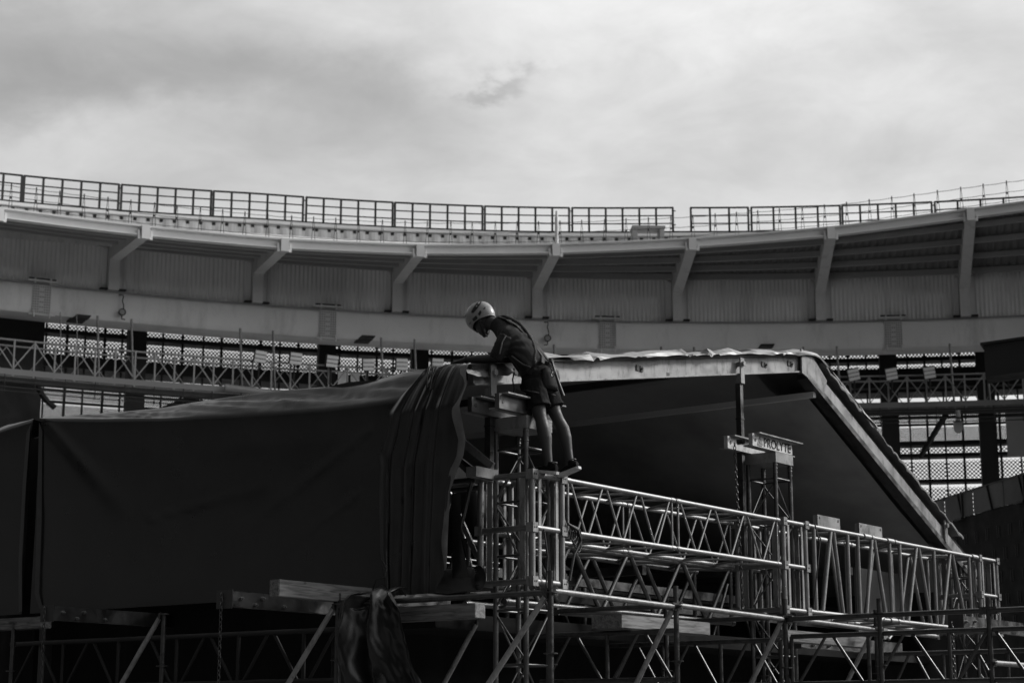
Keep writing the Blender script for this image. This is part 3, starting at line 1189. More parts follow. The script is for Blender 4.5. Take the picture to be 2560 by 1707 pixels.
def lacing():
    rows = []
    n = 150
    for i in range(n):
        R_ = 6.7 + (10.75 - 6.7) * i / (n - 1)
        Zt = 2.2 - (R_ - 6.6) * 0.455
        sc = abs(math.sin(R_ * 11 + 2.2 * fbm(R_ * 1.5, 3, 3)))
        bulge = 0.025 + 0.035 * math.sin(R_ * 1.9) ** 2
        r = []
        for j, (Lv, k) in enumerate(((0.95, 0.2), (0.7, 0.8), (0.5, 1.0), (0.42, 0.75), (0.4, 0.3), (0.41, -0.25))):
            e = 0.024 * (sc - 0.5) if j >= 4 else 0.008 * fbm(R_ * 4, j, 1)
            r.append(Q(R_, Lv, Zt + bulge * k + e + (0.0 if j < 4 else 0.012 * sc)))
        rows.append(r)
    mb = MB()
    mb.grid(rows, True)
    return mb


tag(obj('laced_sheet', lacing(), LACE), 'dark scalloped sheet laced down along the sloping rafter', 'tarpaulin')

# ------------------------------------------------------------------ black tarpaulin wall on the left
CL = ([6.95, 6.4, 5.82, 4.84, 4.1, 3.63, 3.05, 2.5, 2.12, 1.8, 1.37, 0.75], [1.2, 1.17, 1.141, 1.101, 1.109, 1.108, 1.094, 1.065, 1.03, 1.046, 1.087, 1.09])
FL = ([6.95, 6.391, 5.401, 4.45, 3.729, 3.039, 2.166, 1.645, 1.286, 0.7], [1.12, 1.098, 0.992, 0.899, 0.845, 0.795, 0.751, 0.743, 0.747, 0.74])


def sheet(Lc0, Lf0, Lc1, Lf1, nu, zshift=0.0, crease=True, droop=(0, 0)):
    rows = []
    for i in range(nu):
        t = i / (nu - 1)
        Lc = Lc0 + (Lc1 - Lc0) * t
        Lf = Lf0 + (Lf1 - Lf0) * t
        zc = interp(Lc, *CL) - droop[0] * t
        zf = interp(Lf, *FL) - droop[1] * t
        ends = min(1.0, 12 * t if crease else 12 * (1 - t), 1)
        r = [Q(0.25, Lc, zc - 0.06), Q(-0.08, Lc, zc - 0.012)]
        for k in range(13):
            v = k / 12
            amp = math.sin(PI * v) * min(1, 5 * t)
            wr = 0.055 * fbm(Lc * 0.45, v * 1.6 + Lc * 0.7, 1.0, 3) * amp + 0.03 * fbm(Lc * 0.9 + v * 0.5, v * 4.5 + Lc * 1.6, 4.0, 4) * amp
            Rv = -0.2 - 0.35 * v ** 1.1
            Zv = zc + (zf - zc) * (v ** 1.25)
            r.append(Q(Rv - wr * 0.4, Lc + (Lf - Lc) * v, Zv + wr))
        for k in range(1, 44):
            v = k / 43
            Zv = zf + (-1.06 - zf) * v
            bl = 0.045 * (1 - math.exp(-v * 12))
            wr = 0.018 * fbm(Lf * 0.5, Zv * 0.7, 2, 3) * min(1, v * 6)
            # long creases pulled from the upper corner
            if crease:
                for (la, za, lb, zb, a_, w_) in ((6.39, 1.1, 4.9, -0.05, 0.03, 0.09), (4.6, -0.16, 2.9, 0.06, 0.010, 0.035), (1.5, 0.5, 3.4, -0.5, 0.010, 0.06), (1.6, -0.1, 3.0, -0.8, 0.008, 0.05)):
                    dx, dz = lb - la, zb - za
                    ln = math.hypot(dx, dz)
                    s_ = ((Lf - la) * dx + (Zv - za) * dz) / ln ** 2
                    d_ = abs((Lf - la) * dz - (Zv - za) * dx) / ln
                    if 0 < s_ < 1.05:
                        wr += a_ * math.exp(-(d_ / (w_ * (0.35 + s_))) ** 2) * (1 - s_ * 0.8)
            r.append(Q(-0.55 - bl * 0.3 + wr, Lf, Zv))
        rows.append(r)
    mb = MB()
    mb.grid(rows, True)
    return mb


tw = thing('tarpaulin_wall', 'large black tarpaulin stretched over the left side of the stage, with a bright crest', 'tarpaulin', Q(-0.5, 3.6, -1.06))
obj('sheet', sheet(6.86, 6.391, 0.8, 0.75, 150), TARP, tw)
bb = MB()
bb.grid([[Q(-0.57, 6.40, 1.06), Q(-0.57, 6.335, 0.95)], [Q(-0.585, 6.33, -0.04), Q(-0.575, 6.26, -0.04)], [Q(-0.59, 6.29, -0.85), Q(-0.58, 6.23, -0.85)], [Q(-0.58, 6.22, -1.0), Q(-0.57, 6.15, -1.04)]], True)
obj('hem', bb, TARPEDGE, tw)
tw2 = thing('tarpaulin_wall', 'narrow black tarpaulin at the far left edge beyond the open gap', 'tarpaulin', Q(-0.5, 7.6, -1.06))
obj('sheet', sheet(6.98, 6.53, 9.2, 8.8, 70, crease=False, droop=(0.22, 0.35)), TARP, tw2)
bb = MB()
bb.grid([[Q(-0.57, 6.545, 1.04), Q(-0.57, 6.61, 0.95)], [Q(-0.585, 6.547, 0.4), Q(-0.575, 6.62, 0.4)], [Q(-0.59, 6.54, -0.47), Q(-0.58, 6.61, -0.47)], [Q(-0.58, 6.5, -1.03), Q(-0.57, 6.57, -1.04)]], True)
obj('hem', bb, TARPEDGE, tw2)
# post and ratchet inside the gap
gp = thing('gap_post', 'dark square post standing inside the narrow gap between two black tarpaulins', 'post', Q(-0.2, 6.55, ZG))
bb = MB()
boxq(bb, -0.28, -0.18, 6.45, 6.56, ZG, 1.15)
obj('post', bb, DSTEEL, gp)
bb = MB()
bb.tube([Q(-0.35, 6.45, -0.32), Q(-0.35, 6.52, -0.62)], 0.006, 5)
obj('strap', bb, REFL, gp)
bb = MB()
boxq(bb, -0.4, -0.33, 6.4, 6.47, -0.78, -0.74)
boxq(bb, -0.4, -0.33, 6.4, 6.47, -0.83, -0.8)
obj('ratchet', bb, ALU, gp)

# folded black cover hanging over the corner
DLz = [1.13, 0.945, 0.781, 0.62, 0.358, 0.213, 0.115, -0.206, -0.694, -1.106]
DLl = [0.86, 0.95, 1.1, 1.206, 1.266, 1.338, 1.311, 1.32, 1.295, 1.19]
DRz = [1.13, 0.926, 0.787, 0.568, 0.415, 0.264, 0.119, -0.056, -0.198, -0.561, -0.886, -1.106]
DRl = [0.42, 0.38, 0.318, 0.354, 0.315, 0.277, 0.304, 0.395, 0.455, 0.475, 0.486, 0.62]


def drape_rows(nu=120, nv=90):
    rows = []
    for j in range(nv):
        v = j / (nv - 1)
        # over the top edge first, then down
        if v < 0.16:
            t = v / 0.16
            R_ = 0.30 - 0.72 * t
            Z_ = 1.15 - 0.125 * t
            zz = 1.13
            hang = 0.0
        else:
            t = (v - 0.16) / 0.84
            Z_ = 1.025 - (1.025 + 1.106) * t
            R_ = -0.42 - 0.22 * min(1, t * 5) ** 0.6
            zz = Z_
            hang = min(1, t * 4)
        l0, l1 = interp(zz, DLz, DLl), interp(zz, DRz, DRl)
        if v < 0.16:
            # the cloth fans out over the roof edge
            k = 1 - v / 0.16
            l0 += 0.12 * k
            l1 -= 0.05 * k
        row = []
        # the pleats hang straight; only the two edges wander
        s0 = 0.98 + 0.30 * min(1, max(0, 1.0 - zz) * 1.1)
        s1 = 0.40 + 0.10 * min(1, max(0, 1.0 - zz) * 0.6)
        if v < 0.16:
            s0, s1 = l0, l1
        for i in range(nu):
            u = i / (nu - 1)
            e0 = max(0.0, 1 - u / 0.22) ** 1.5
            e1 = max(0.0, 1 - (1 - u) / 0.2) ** 1.5
            L_ = s0 + (s1 - s0) * u + (l0 - s0) * e0 + (l1 - s1) * e1
            ph = 6.3 * u + 0.8 * fbm(u * 2.1, 0.1 * zz, 5.0, 2) + 0.05 * math.sin(zz * 1.4 + 3 * u)
            cell = math.floor(ph)
            rnd_ = noise.cell(Vector((cell + 0.5, 3.3, 1.1)))
            sn = abs(math.sin(PI * ph))
            amp = 0.045 + 0.06 * rnd_
            if hang > 0:
                amp *= 0.6 + 0.4 * hang * (1 - 0.45 * max(0, -zz - 0.2))
            pl_ = (sn ** 0.55 - 0.55) * amp + 0.012 * sn * fbm(u * 9, zz * 0.7, 4.0, 2)
            cr = 0.012 * fbm(u * 4 + 3, zz * 1.6, 6.6, 3)
            env = min(1, 9 * u, 9 * (1 - u) + 0.25)
            row.append(Q(R_ - (pl_ + cr) * env * (0.45 + 0.55 * hang), L_, Z_ + (0.5 * pl_ + cr) * (1 - hang)))
        rows.append(row)
    return rows


dr = thing('folded_tarpaulin', 'black tarpaulin bunched in heavy folds hanging over the stage corner under the worker', 'tarpaulin', Q(-0.6, 0.8, -1.1))
rws = drape_rows()
bb = MB()
bb.grid(rws, True)
obj('cloth', bb, TARP, dr)
bb = MB()
hem = []
for j, r in enumerate(rws):
    v = j / (len(rws) - 1)
    if v < 0.17 or v > 0.93:
        continue
    p = r[-1]
    w = (0.05 + 0.035 * math.sin(v * 13) ** 2) * min(1, (0.94 - v) / 0.25)
    hem.append([p - eR * 0.012 - eL * 0.01, p - eR * (0.012 + 0.03 * math.sin(v * 17)) + eL * w, p + eR * 0.01 + eL * (w + 0.03)])
bb.grid(hem, True)
obj('hem', bb, LACE, dr)
bb = MB()
for (a_, c_, rr) in (((-0.53, 0.80, 1.02), (-0.6, 0.77, 0.8), 0.02), ((-0.55, 0.70, 1.0), (-0.62, 0.72, 0.77), 0.016)):
    p, q2 = Q(*a_), Q(*c_)
    bb.tube([p, p + (q2 - p) * 0.5 - eR * 0.02, q2 - eR * 0.005, q2 + eL * -0.03 + eZ * 0.01, p + eL * -0.045 - eZ * 0.02], rr * 0.5, 6)
obj('loop', bb, TARP, dr)
# flap lying over the beam under the worker's arm
rows = []
for i in range(34):
    u = i / 33
    r = []
    for j in range(16):
        v = j / 15
        R_ = -0.42 + 0.72 * u
        L_ = 0.53 - 0.1 * v - 0.02 * math.sin(u * 9)
        z0 = interp(R_, [-0.42, -0.3, -0.12, 0.05, 0.19, 0.30], [1.02, 1.01, 1.04, 1.05, 1.12, 1.09])
        z1 = interp(R_, [-0.42, -0.06, 0.22, 0.30], [0.93, 0.95, 1.02, 1.07])
        k = 0.026 * fbm(u * 3.2, v * 2.4, 7.7, 4)
        r.append(Q(R_ - k * 0.7, L_, z0 + (z1 - z0) * v ** 2.2 + k))
    rows.append(r)
bb = MB()
bb.grid(rows, True)
obj('flap', bb, LACE, dr)

# rolled tarpaulin end behind the folds
rt = thing('rolled_tarpaulin', 'rolled up tarpaulin with its spiral end showing beside the stage corner', 'roll', Q(-0.45, 0.6, -1.1))
bb = MB()
pts0 = []
for k in range(70):
    a = 2 * PI * 4.2 * k / 69
    rr = 0.045 + 0.075 * k / 69
    pts0.append((math.cos(a) * rr, math.sin(a) * rr))
rows = [[Q(-0.42 + x, Lv, -0.97 + z) for x, z in pts0] for Lv in (0.30, 0.33, 0.9, 1.3)]
bb.grid(rows, True)
obj('roll', bb, TARPEDGE, rt)
bb = MB()
bb.grid([[Q(-0.54, 0.52, -0.2), Q(-0.53, 0.42, -0.2)], [Q(-0.545, 0.5, -0.6), Q(-0.54, 0.4, -0.62)], [Q(-0.545, 0.5, -0.97), Q(-0.54, 0.31, -0.97)]], True)
obj('tail', bb, TARP, rt)

# tarpaulin thrown over the scaffold at the bottom
FLz = [-1.10, -1.211, -1.388, -1.671, -1.907, -2.3]
FLl = [1.03, 1.19, 1.205, 1.215, 1.225, 1.23]
FRl = [0.72, 0.56, 0.49, 0.37, 0.24, 0.02]
ft = thing('thrown_tarpaulin', 'crumpled black tarpaulin thrown over the scaffold rail at the bottom', 'tarpaulin', Q(-1.15, 0.8, -2.3))
rows = []
for j in range(70):
    v = j / 69
    if v < 0.12:
        t = v / 0.12
        R_, Z_, zz = -0.95 - 0.24 * t, -1.12 - 0.03 * t * t + 0.03 * math.sin(PI * t), -1.13
    else:
        t = (v - 0.12) / 0.88
        Z_ = -1.15 - 1.15 * t
        R_, zz = -1.19 - 0.05 * min(1, 4 * t), Z_
    l0 = interp(-zz, [-z for z in FLz], FLl)
    l1 = interp(-zz, [-z for z in FLz], FRl)
    row = []
    for i in range(70):
        u = i / 69
        L_ = l0 + (l1 - l0) * u
        f1 = 0.07 * math.sin(2 * PI * (2.4 * u + 0.55 * fbm(u * 2, zz * 0.7, 1.3, 2)) + zz * 0.6)
        f2 = 0.06 * fbm(u * 3.4 + 5, zz * 1.1, 3.1, 3) + 0.03 * (1 - abs(fbm(u * 2.5 + zz * 1.3, zz * 1.6, 8.1, 2)) * 2.2) + 0.02 * abs(fbm(u * 8 + zz * 2, zz * 4, 1.4, 3))
        row.append(Q(R_ - (f1 + f2) * min(1, 8 * v) + 0.02, L_, Z_ + 0.05 * fbm(u * 5, v * 9, 2.2) * (1 if v < 0.2 else 0.3)))
    rows.append(row)
bb = MB()
bb.grid(rows, True)
obj('cloth', bb, TARP, ft)
bb = MB()
bb.grid([[r[0] - eR * 0.012, r[0] - eR * 0.015 - eL * 0.05, r[2] - eR * 0.02 - eL * 0.03] for r in rows[4:]], True)
obj('hem', bb, TARPEDGE, ft)
bb = MB()
bb.tube([rows[4][10] + eZ * 0.02, rows[4][20] + eZ * 0.07 - eR * 0.05, rows[3][34] + eZ * 0.1, rows[2][30] + eZ * 0.17, rows[1][20] + eZ * 0.24, rows[1][12] + eZ * 0.3], 0.006, 5)
obj('strap', bb, STRAP, ft)

# ------------------------------------------------------------------ trusses
def box_truss(label, R0, R1, L0, L1, Z0, Z1, rc, rb, nv, group, m=ALU, verticals=(0, 1), extra=None, lab_name='box_truss'):
    """lattice along R: four chords, zigzag web in front, rear, top and bottom faces."""
    t = thing(lab_name, label, 'truss', Q((R0 + R1) / 2, (L0 + L1) / 2, Z0), group)
    for L_ in (L0, L1):
        for Z_ in (Z0, Z1):
            b = MB()
            b.tube([Q(R0, L_, Z_), Q(R1, L_, Z_)], rc, 12)
            c = obj('chord', b, m, t)
            b = MB()
            for R_ in (R0 + 0.02, R1 - 0.08):
                b.tube([Q(R_, L_, Z_), Q(R_ + 0.06, L_, Z_)], rc * 1.13, 12)
            obj('coupler', b, m, c)
    st_ = (R1 - R0 - 0.12) / nv
    for L_ in (L0, L1):
        for k in range(nv):
            a = R0 + 0.06 + st_ * k
            tubes('brace', [(Q(a + 0.03, L_, Z1), Q(a + st_ / 2 - 0.02, L_, Z0)), (Q(a + st_ / 2 + 0.02, L_, Z0), Q(a + st_ - 0.03, L_, Z1))], rb, m, t)
        for v in verticals:
            R_ = R0 + 0.05 if v == 0 else R1 - 0.05
            tubes('brace', [(Q(R_, L_, Z0), Q(R_, L_, Z1))], rb, m, t)
    for Z_ in (Z0, Z1):
        for k in range(nv):
            a = R0 + 0.06 + st_ * k
            tubes('brace', [(Q(a, L0, Z_), Q(a + st_ / 2, L1, Z_)), (Q(a + st_ / 2, L1, Z_), Q(a + st_, L0, Z_))], rb * 0.9, m, t)
    return t


GT = 'aluminium box trusses along the stage front'
box_truss('slim aluminium box truss right of the corner block, upper row', 0.52, 2.47, 0.0, 0.6, -0.49, 0.0, 0.025, 0.0125, 3, GT)
box_truss('slim aluminium box truss joining the middle block, upper row', 2.49, 4.68, 0.0, 0.6, -0.49, 0.0, 0.025, 0.0125, 3, GT)
box_truss('heavier truss with thick braces under the slim upper trusses', 0.4, 4.7, 0.62, 1.1, -1.12, -0.52, 0.03, 0.024, 4, GT, ALUDULL)


def tall_truss():
    t = thing('tall_truss', 'tall aluminium truss with thick uprights from the middle block to the right end', 'truss', Q(7.8, 0.3, -1.0), GT)
    for L_ in (0, 0.6):
        for Z_ in (0, -0.98):
            for (a, c) in ((5.32, 6.98), (6.98, 7.62), (7.62, 10.22)):
                b = MB()
                b.tube([Q(a + 0.01, L_, Z_), Q(c - 0.01, L_, Z_)], 0.027, 12)
                o = obj('chord', b, ALU, t)
                b = MB()
                b.tube([Q(a + 0.02, L_, Z_), Q(a + 0.07, L_, Z_)], 0.033, 12)
                b.tube([Q(c - 0.2, L_, Z_), Q(c - 0.02, L_, Z_)], 0.036, 12)
                b.torus(Q(c - 0.2, L_, Z_), eL * 0.036, eZ * 0.036, 0.006, 12)
                obj('coupler', b, ALU, o)
        for R_ in (5.51, 6.36, 6.63, 7.5, 7.79, 8.81, 9.93):
            tubes('upright', [(Q(R_, L_, -0.98), Q(R_, L_, 0))], 0.024, ALU, t, 10)
        for ap, lo, hi in ((5.97, 5.57, 6.3), (7.05, 6.69, 7.44), (8.32, 7.85, 8.75), (9.36, 8.87, 9.87)):
            tubes('brace', [(Q(lo + 0.1, L_, -0.96), Q(ap - 0.035, L_, -0.02)), (Q(ap + 0.035, L_, -0.02), Q(hi - 0.12, L_, -0.96))], 0.024, ALU, t, 10)
    for Z_ in (0, -0.98):
        for ap, lo, hi in ((5.97, 5.57, 6.3), (7.05, 6.69, 7.44), (8.32, 7.85, 8.75), (9.36, 8.87, 9.87)):
            tubes('brace', [(Q(lo, 0, Z_), Q(ap, 0.6, Z_)), (Q(ap, 0.6, Z_), Q(hi, 0, Z_))], 0.014, ALU, t)
        for R_ in (5.51, 6.36, 7.79, 8.81, 9.93):
            tubes('brace', [(Q(R_, 0, Z_), Q(R_, 0.6, Z_))], 0.014, ALU, t)
    for a, c in ((5.6, 6.17), (6.67, 7.3)):
        b = MB()
        boxq(b, a, c, -0.008, 0.012, 0.02, 0.155)
        boxq(b, a, a + 0.03, -0.012, 0.05, 0.02, 0.15)
        o = obj('lug_plate', b, ALUBEAM, t)
        b = MB()
        for x in (a + 0.05, c - 0.05):
            b.tube([Q(x, -0.011, 0.12), Q(x, 0, 0.12)], 0.016, 10)
        obj('bolt_hole', b, BLACK, o)


tall_truss()


def sleeve_block(label, R0, R1, L0=0.0, L1=0.6, Z0=-0.985):
    t = thing('sleeve_block', label, 'truss block', Q((R0 + R1) / 2, 0.3, Z0), 'aluminium sleeve blocks round the towers')
    for R_ in (R0, R1):
        for L_ in (L0, L1):
            b = MB()
            b.tube([Q(R_, L_, Z0), Q(R_, L_, 0)], 0.03, 12)
            obj('upright', b, ALU, t)
    for a in (R0 + 0.09, R1 - 0.11):
        for L_ in (L0 - 0.012, L1):
            b = MB()
            boxq(b, a, a + 0.04, L_, L_ + 0.012, Z0 + 0.03, -0.03)
            obj('flat_bar', b, ALUBEAM, t)
    for a in (L0 + 0.08, L1 - 0.14):
        for R_ in (R0, R1):
            b = MB()
            boxq(b, R_ - 0.006, R_ + 0.006, a, a + 0.06, Z0 + 0.03, -0.03)
            obj('flat_bar', b, ALUBEAM, t)
    for Z_ in (0.0, Z0 / 2, Z0):
        for L_ in (L0, L1):
            b = MB()
            b.tube([Q(R0, L_, Z_), Q(R1, L_, Z_)], 0.027, 12)
            obj('rung', b, ALU, t)
            for R_ in (R0, R1):
                s_ = -1 if L_ == L0 else 1
                b = MB()
                boxq(b, R_ - 0.042, R_ + 0.042, L_ + s_ * 0.031, L_ + s_ * 0.04, Z_ - 0.045, Z_ + 0.045)
                o = obj('corner_plate', b, ALUBEAM, t)
                b = MB()
                for x in (-0.014, 0.014):
                    c = Q(R_ + x, L_ + s_ * 0.036, Z_)
                    b.tube([c - eL * 0.006, c + eL * 0.006], 0.009, 8)
                obj('bolt_hole', b, BLACK, o)
        for R_ in (R0, R1):
            b = MB()
            b.tube([Q(R_, L0, Z_), Q(R_, L1, Z_)], 0.027, 12)
            obj('rung', b, ALU, t)
            for L_ in (L0, L1):
                s_ = -1 if R_ == R0 else 1
                b = MB()
                boxq(b, R_ + s_ * 0.031, R_ + s_ * 0.04, L_ - 0.042, L_ + 0.042, Z_ - 0.045, Z_ + 0.045)
                obj('corner_plate', b, ALUBEAM, t)


sleeve_block('aluminium sleeve block at the front corner under the worker', 0.0, 0.47)
sleeve_block('aluminium sleeve block in the middle below the lettered tower head', 4.77, 5.29)
sleeve_block('aluminium sleeve block at the right end of the tall truss', 10.26, 10.86)


def tower(label, Rc, Lc, zt, z0, head, letters, plain=False):
    t = thing('truss_tower', label, 'tower', Q(Rc, Lc, z0), 'square truss towers')
    h = 0.175
    cs = [(Rc - h, Lc - h), (Rc + h, Lc - h), (Rc + h, Lc + h), (Rc - h, Lc + h)]
    for R_, L_ in cs:
        b = MB()
        b.tube([Q(R_, L_, z0), Q(R_, L_, zt)], 0.025, 12)
        for zz in (zt - 0.05, zt - 0.09, zt - 0.14):
            b.torus(Q(R_, L_, zz), eR * 0.026, eL * 0.026, 0.005, 12)
        obj('chord', b, ALUDULL, t)
    step = 0.5
    z = zt - 0.2
    k = 0
    while z - step > z0 + 0.05 and z > -2.3:
        for i in range(4):
            a, c = cs[i], cs[(i + 1) % 4]
            tubes('rung', [(Q(a[0], a[1], z), Q(c[0], c[1], z))], 0.012, ALUDULL, t)
            if (k + i) % 2:
                a, c = c, a
            tubes('brace', [(Q(a[0], a[1], z - 0.03), Q(c[0], c[1], z - step + 0.03))], 0.01, ALUDULL, t)
        z -= step
        k += 1
    if plain:
        return
    # head block and the lettered beams on top
    b = MB()
    boxq(b, Rc - h - 0.03, Rc + h + 0.03, Lc - h - 0.03, Lc + h + 0.03, zt - 0.02, zt + 0.1)
    obj('head_block', b, ALUBEAM, t)
    r0, r1 = Rc + head[0], Rc + head[1]
    for s_ in (-1, 1):
        l0 = Lc - 0.2 if s_ < 0 else Lc + 0.12
        b = MB()
        boxq(b, r0, r1, l0, l0 + 0.05, zt + 0.105, zt + 0.245)
        bm_ = obj('head_beam', b, SIGNM if letters else ALUDULL, t)  # unlettered beams darker: shade beside the worker put into the colour
        b = MB()
        boxq(b, r0 + 0.06, r1 + 0.16, l0 - 0.06, l0 + 0.1, zt + 0.247, zt + 0.26)
        boxq(b, r0, r1 + 0.16, l0 + 0.052, l0 + 0.12, zt + 0.104, zt + 0.116)
        obj('beam_flange', b, ALUBEAM, bm_)
        b = MB()
        for x in (r0 + 0.06, r1 - 0.05):
            b.tube([Q(x, l0 - 0.004, zt + 0.175), Q(x, l0 + 0.01, zt + 0.175)], 0.02, 10)
        obj('bolt', b, DSTEEL, bm_)
        if s_ < 0 and letters:
            cu = bpy.data.curves.new('lettering', 'FONT')
            cu.body = 'PROLYTE'
            cu.size = 0.155
            cu.extrude = 0.002
            tmp = bpy.data.objects.new('lettering_source', cu)
            COL.objects.link(tmp)
            bpy.context.view_layer.update()
            me = bpy.data.meshes.new_from_object(tmp.evaluated_get(bpy.context.evaluated_depsgraph_get()))
            bpy.data.objects.remove(tmp)
            xs = [v.co.x for v in me.vertices]
            ys = [v.co.y for v in me.vertices]
            sx = 0.62 / (max(xs) - min(xs))
            sy = 0.102 / (max(ys) - min(ys))
            x0, y0 = min(xs), min(ys)
            mb = MB()
            mb.add([Q(r0 + 0.255 + (v.co.x - x0) * sx, l0 - 0.0035 + v.co.z, zt + 0.122 + (v.co.y - y0) * sy) for v in me.vertices], [tuple(p.vertices) for p in me.polygons])
            obj('lettering', mb, INK, bm_)
            mb = MB()
            cx_ = r0 + 0.165
            for (ax, az), (bx, bz) in (((-0.055, 0.125), (0.0, 0.225)), ((0.0, 0.225), (0.05, 0.13)), ((-0.03, 0.128), (0.045, 0.128))):
                mb.beam(Q(cx_ + ax, l0 - 0.003, zt + az), Q(cx_ + bx, l0 - 0.003, zt + bz), 0.004, 0.022, eZ)
            mb.tube([Q(cx_ + 0.01, l0 - 0.005, zt + 0.165), Q(cx_ + 0.01, l0, zt + 0.165)], 0.024, 10)
            obj('emblem', mb, GREYM, bm_)
    if not letters:
        return
    # chain wheel
    b = MB()
    b.tube([Q(r0 + 0.05, Lc - 0.06, zt + 0.17), Q(r0 + 0.05, Lc + 0.02, zt + 0.17)], 0.032, 14)
    obj('chain_wheel', b, DSTEEL, t)


tower('square truss tower carrying the lettered head beam, rising through the middle block', 5.04, 0.3, 0.71, ZG, (-0.72, 0.2), True)
tower('square truss tower beside the worker, rising through the corner block', 0.25, 0.3, 0.47, ZG, (-0.62, 0.2), False)
tower('square truss tower inside the right end block', 10.56, 0.3, -0.03, ZG, (-0.3, 0.2), False, True)


def chain(label, p, q, m=STEEL):
    p, q = Vector(p), Vector(q)
    n = int((q - p).length / 0.042)
    b = MB()
    d = (q - p).normalized()
    u = d.cross(Vector((0.3, 0.5, 0.1))).normalized()
    w = d.cross(u)
    for i in range(n):
        c = p + (q - p) * (i + 0.5) / n
        b.torus(c, d * 0.026, (u if i % 2 else w) * 0.014, 0.0055, 8, 4)
    tag(obj('hoist_chain', b, m), label, 'chain', 'hoist chains')


chain('hoist chain hanging from the lettered tower head', Q(4.26, 0.3, 0.86), Q(4.36, 0.3, -1.0))
chain('hoist chain hanging by the bolted beam end at lower left', Q(-1.53, 4.95, -1.1), Q(-1.53, 4.95, -2.6))
chain('hoist chain hanging below the upper bolted beam end at left', Q(-1.93, 2.03, -1.12), Q(-1.93, 2.03, -2.6))
chain('hoist chain hanging by the bolted beam at lower right', Q(7.1, -0.95, -1.05), Q(7.1, -0.95, -2.6))

# ------------------------------------------------------------------ scaffold
sc = thing('scaffold', 'galvanised tube scaffold with inclined braces across the bottom of the scene', 'scaffold', Q(1, -0.5, ZG))
ROS = {}


def standard(R_, L_, zt):
    b = MB()
    b.tube([Q(R_, L_, ZG), Q(R_, L_, zt)], 0.0245, 10)
    o = obj('standard', b, STEEL, sc)
    b = MB()
    for z in (-1.2, -1.7, -2.2):
        if z < zt:
            b = MB()
            b.tube([Q(R_, L_, z - 0.005), Q(R_, L_, z + 0.005)], 0.06, 12)
            obj('rosette', b, STEEL, o)


def ledger(a, c, z=-1.2, z2=None, nm='ledger', r=0.0245):
    m = LITBRACE if nm == 'brace' else LITSTEEL if abs(a[1] - c[1]) < 0.01 else STEEL  # light put into the colour: paler runs and braces, darker cross runs
    z2 = z if z2 is None else z2
    p, q = Q(a[0], a[1], z), Q(c[0], c[1], z2)
    d = (q - p).normalized()
    b = MB()
    b.tube([p + d * 0.05, q - d * 0.05], r, 10)
    o = obj(nm, b, m, sc)
    b = MB()
    for e, s_ in ((p, 1), (q, -1)):
        b.hexa(e + d * 0.05 * s_, d * 0.035, d.cross(eZ) * 0.02 if abs(d.z) < 0.9 else eR * 0.02, eZ * 0.035)
    obj('wedge_head', b, STEEL, o)


RX = [-1.109, 0.859, 2.923, 4.97]
for i, R_ in enumerate(RX):
    standard(R_, -1.0, -1.02)
    standard(R_, 0.405 if i else 1.37, -1.05 if i else -1.1)
    if i:
        ledger((RX[i - 1], -1.0), (R_, -1.0), -1.185 - 0.012 * (i - 1), -1.2 - 0.012 * i)
for L_ in (1.37, 3.66, 5.95):
    standard(-1.109, L_, -1.19) if L_ > 2 else None
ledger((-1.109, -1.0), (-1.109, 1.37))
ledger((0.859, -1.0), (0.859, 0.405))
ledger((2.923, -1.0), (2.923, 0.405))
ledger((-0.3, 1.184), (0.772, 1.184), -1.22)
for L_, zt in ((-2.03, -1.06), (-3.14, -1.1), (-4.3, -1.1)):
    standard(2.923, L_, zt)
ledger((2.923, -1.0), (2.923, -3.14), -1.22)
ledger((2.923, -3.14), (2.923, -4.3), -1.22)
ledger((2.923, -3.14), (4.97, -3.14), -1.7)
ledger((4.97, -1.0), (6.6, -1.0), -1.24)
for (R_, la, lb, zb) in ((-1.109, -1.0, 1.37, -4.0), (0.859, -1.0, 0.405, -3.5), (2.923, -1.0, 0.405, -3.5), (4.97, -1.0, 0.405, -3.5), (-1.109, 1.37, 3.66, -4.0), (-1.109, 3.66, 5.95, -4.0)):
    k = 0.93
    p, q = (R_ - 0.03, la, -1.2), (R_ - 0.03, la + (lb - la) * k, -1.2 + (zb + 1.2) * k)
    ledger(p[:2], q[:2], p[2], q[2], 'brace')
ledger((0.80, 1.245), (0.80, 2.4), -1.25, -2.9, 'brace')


def girder(R_, L0, L1, z0=-1.86, z1=-1.395, nb=6, m=STEEL):
    b = MB()
    b.tube([Q(R_, L0, z1), Q(R_, L1, z1)], 0.0245, 10)
    o = obj('lattice_chord', b, m, sc)
    b = MB()
    b.tube([Q(R_, L0, z0), Q(R_, L1, z0)], 0.0245, 10)
    obj('lattice_chord', b, m, sc)
    st_ = (L1 - L0) / nb
    for k in range(nb):
        a = L0 + st_ * k
        tubes('lattice_brace', [(Q(R_, a + 0.08 * st_, z0), Q(R_, a + st_ / 2 - 0.04 * st_, z1)), (Q(R_, a + st_ / 2 + 0.04 * st_, z1), Q(R_, a + 0.92 * st_, z0))], 0.016, m, sc)
        tubes('lattice_brace', [(Q(R_, a, z0), Q(R_, a, z1))], 0.02, m, sc)


girder(2.95, -1.05, -4.4, nb=4)
girder(4.97, -1.05, -3.9, nb=4, z0=-2.0, z1=-1.5)
girder(-0.7, 1.3, 6.5, nb=6, m=DARK)
girder(0.95, -0.95, 0.6, z0=-1.86, z1=-1.42, nb=2)
girder(3.0, -0.9, 1.2, z0=-1.86, z1=-1.42, nb=3)
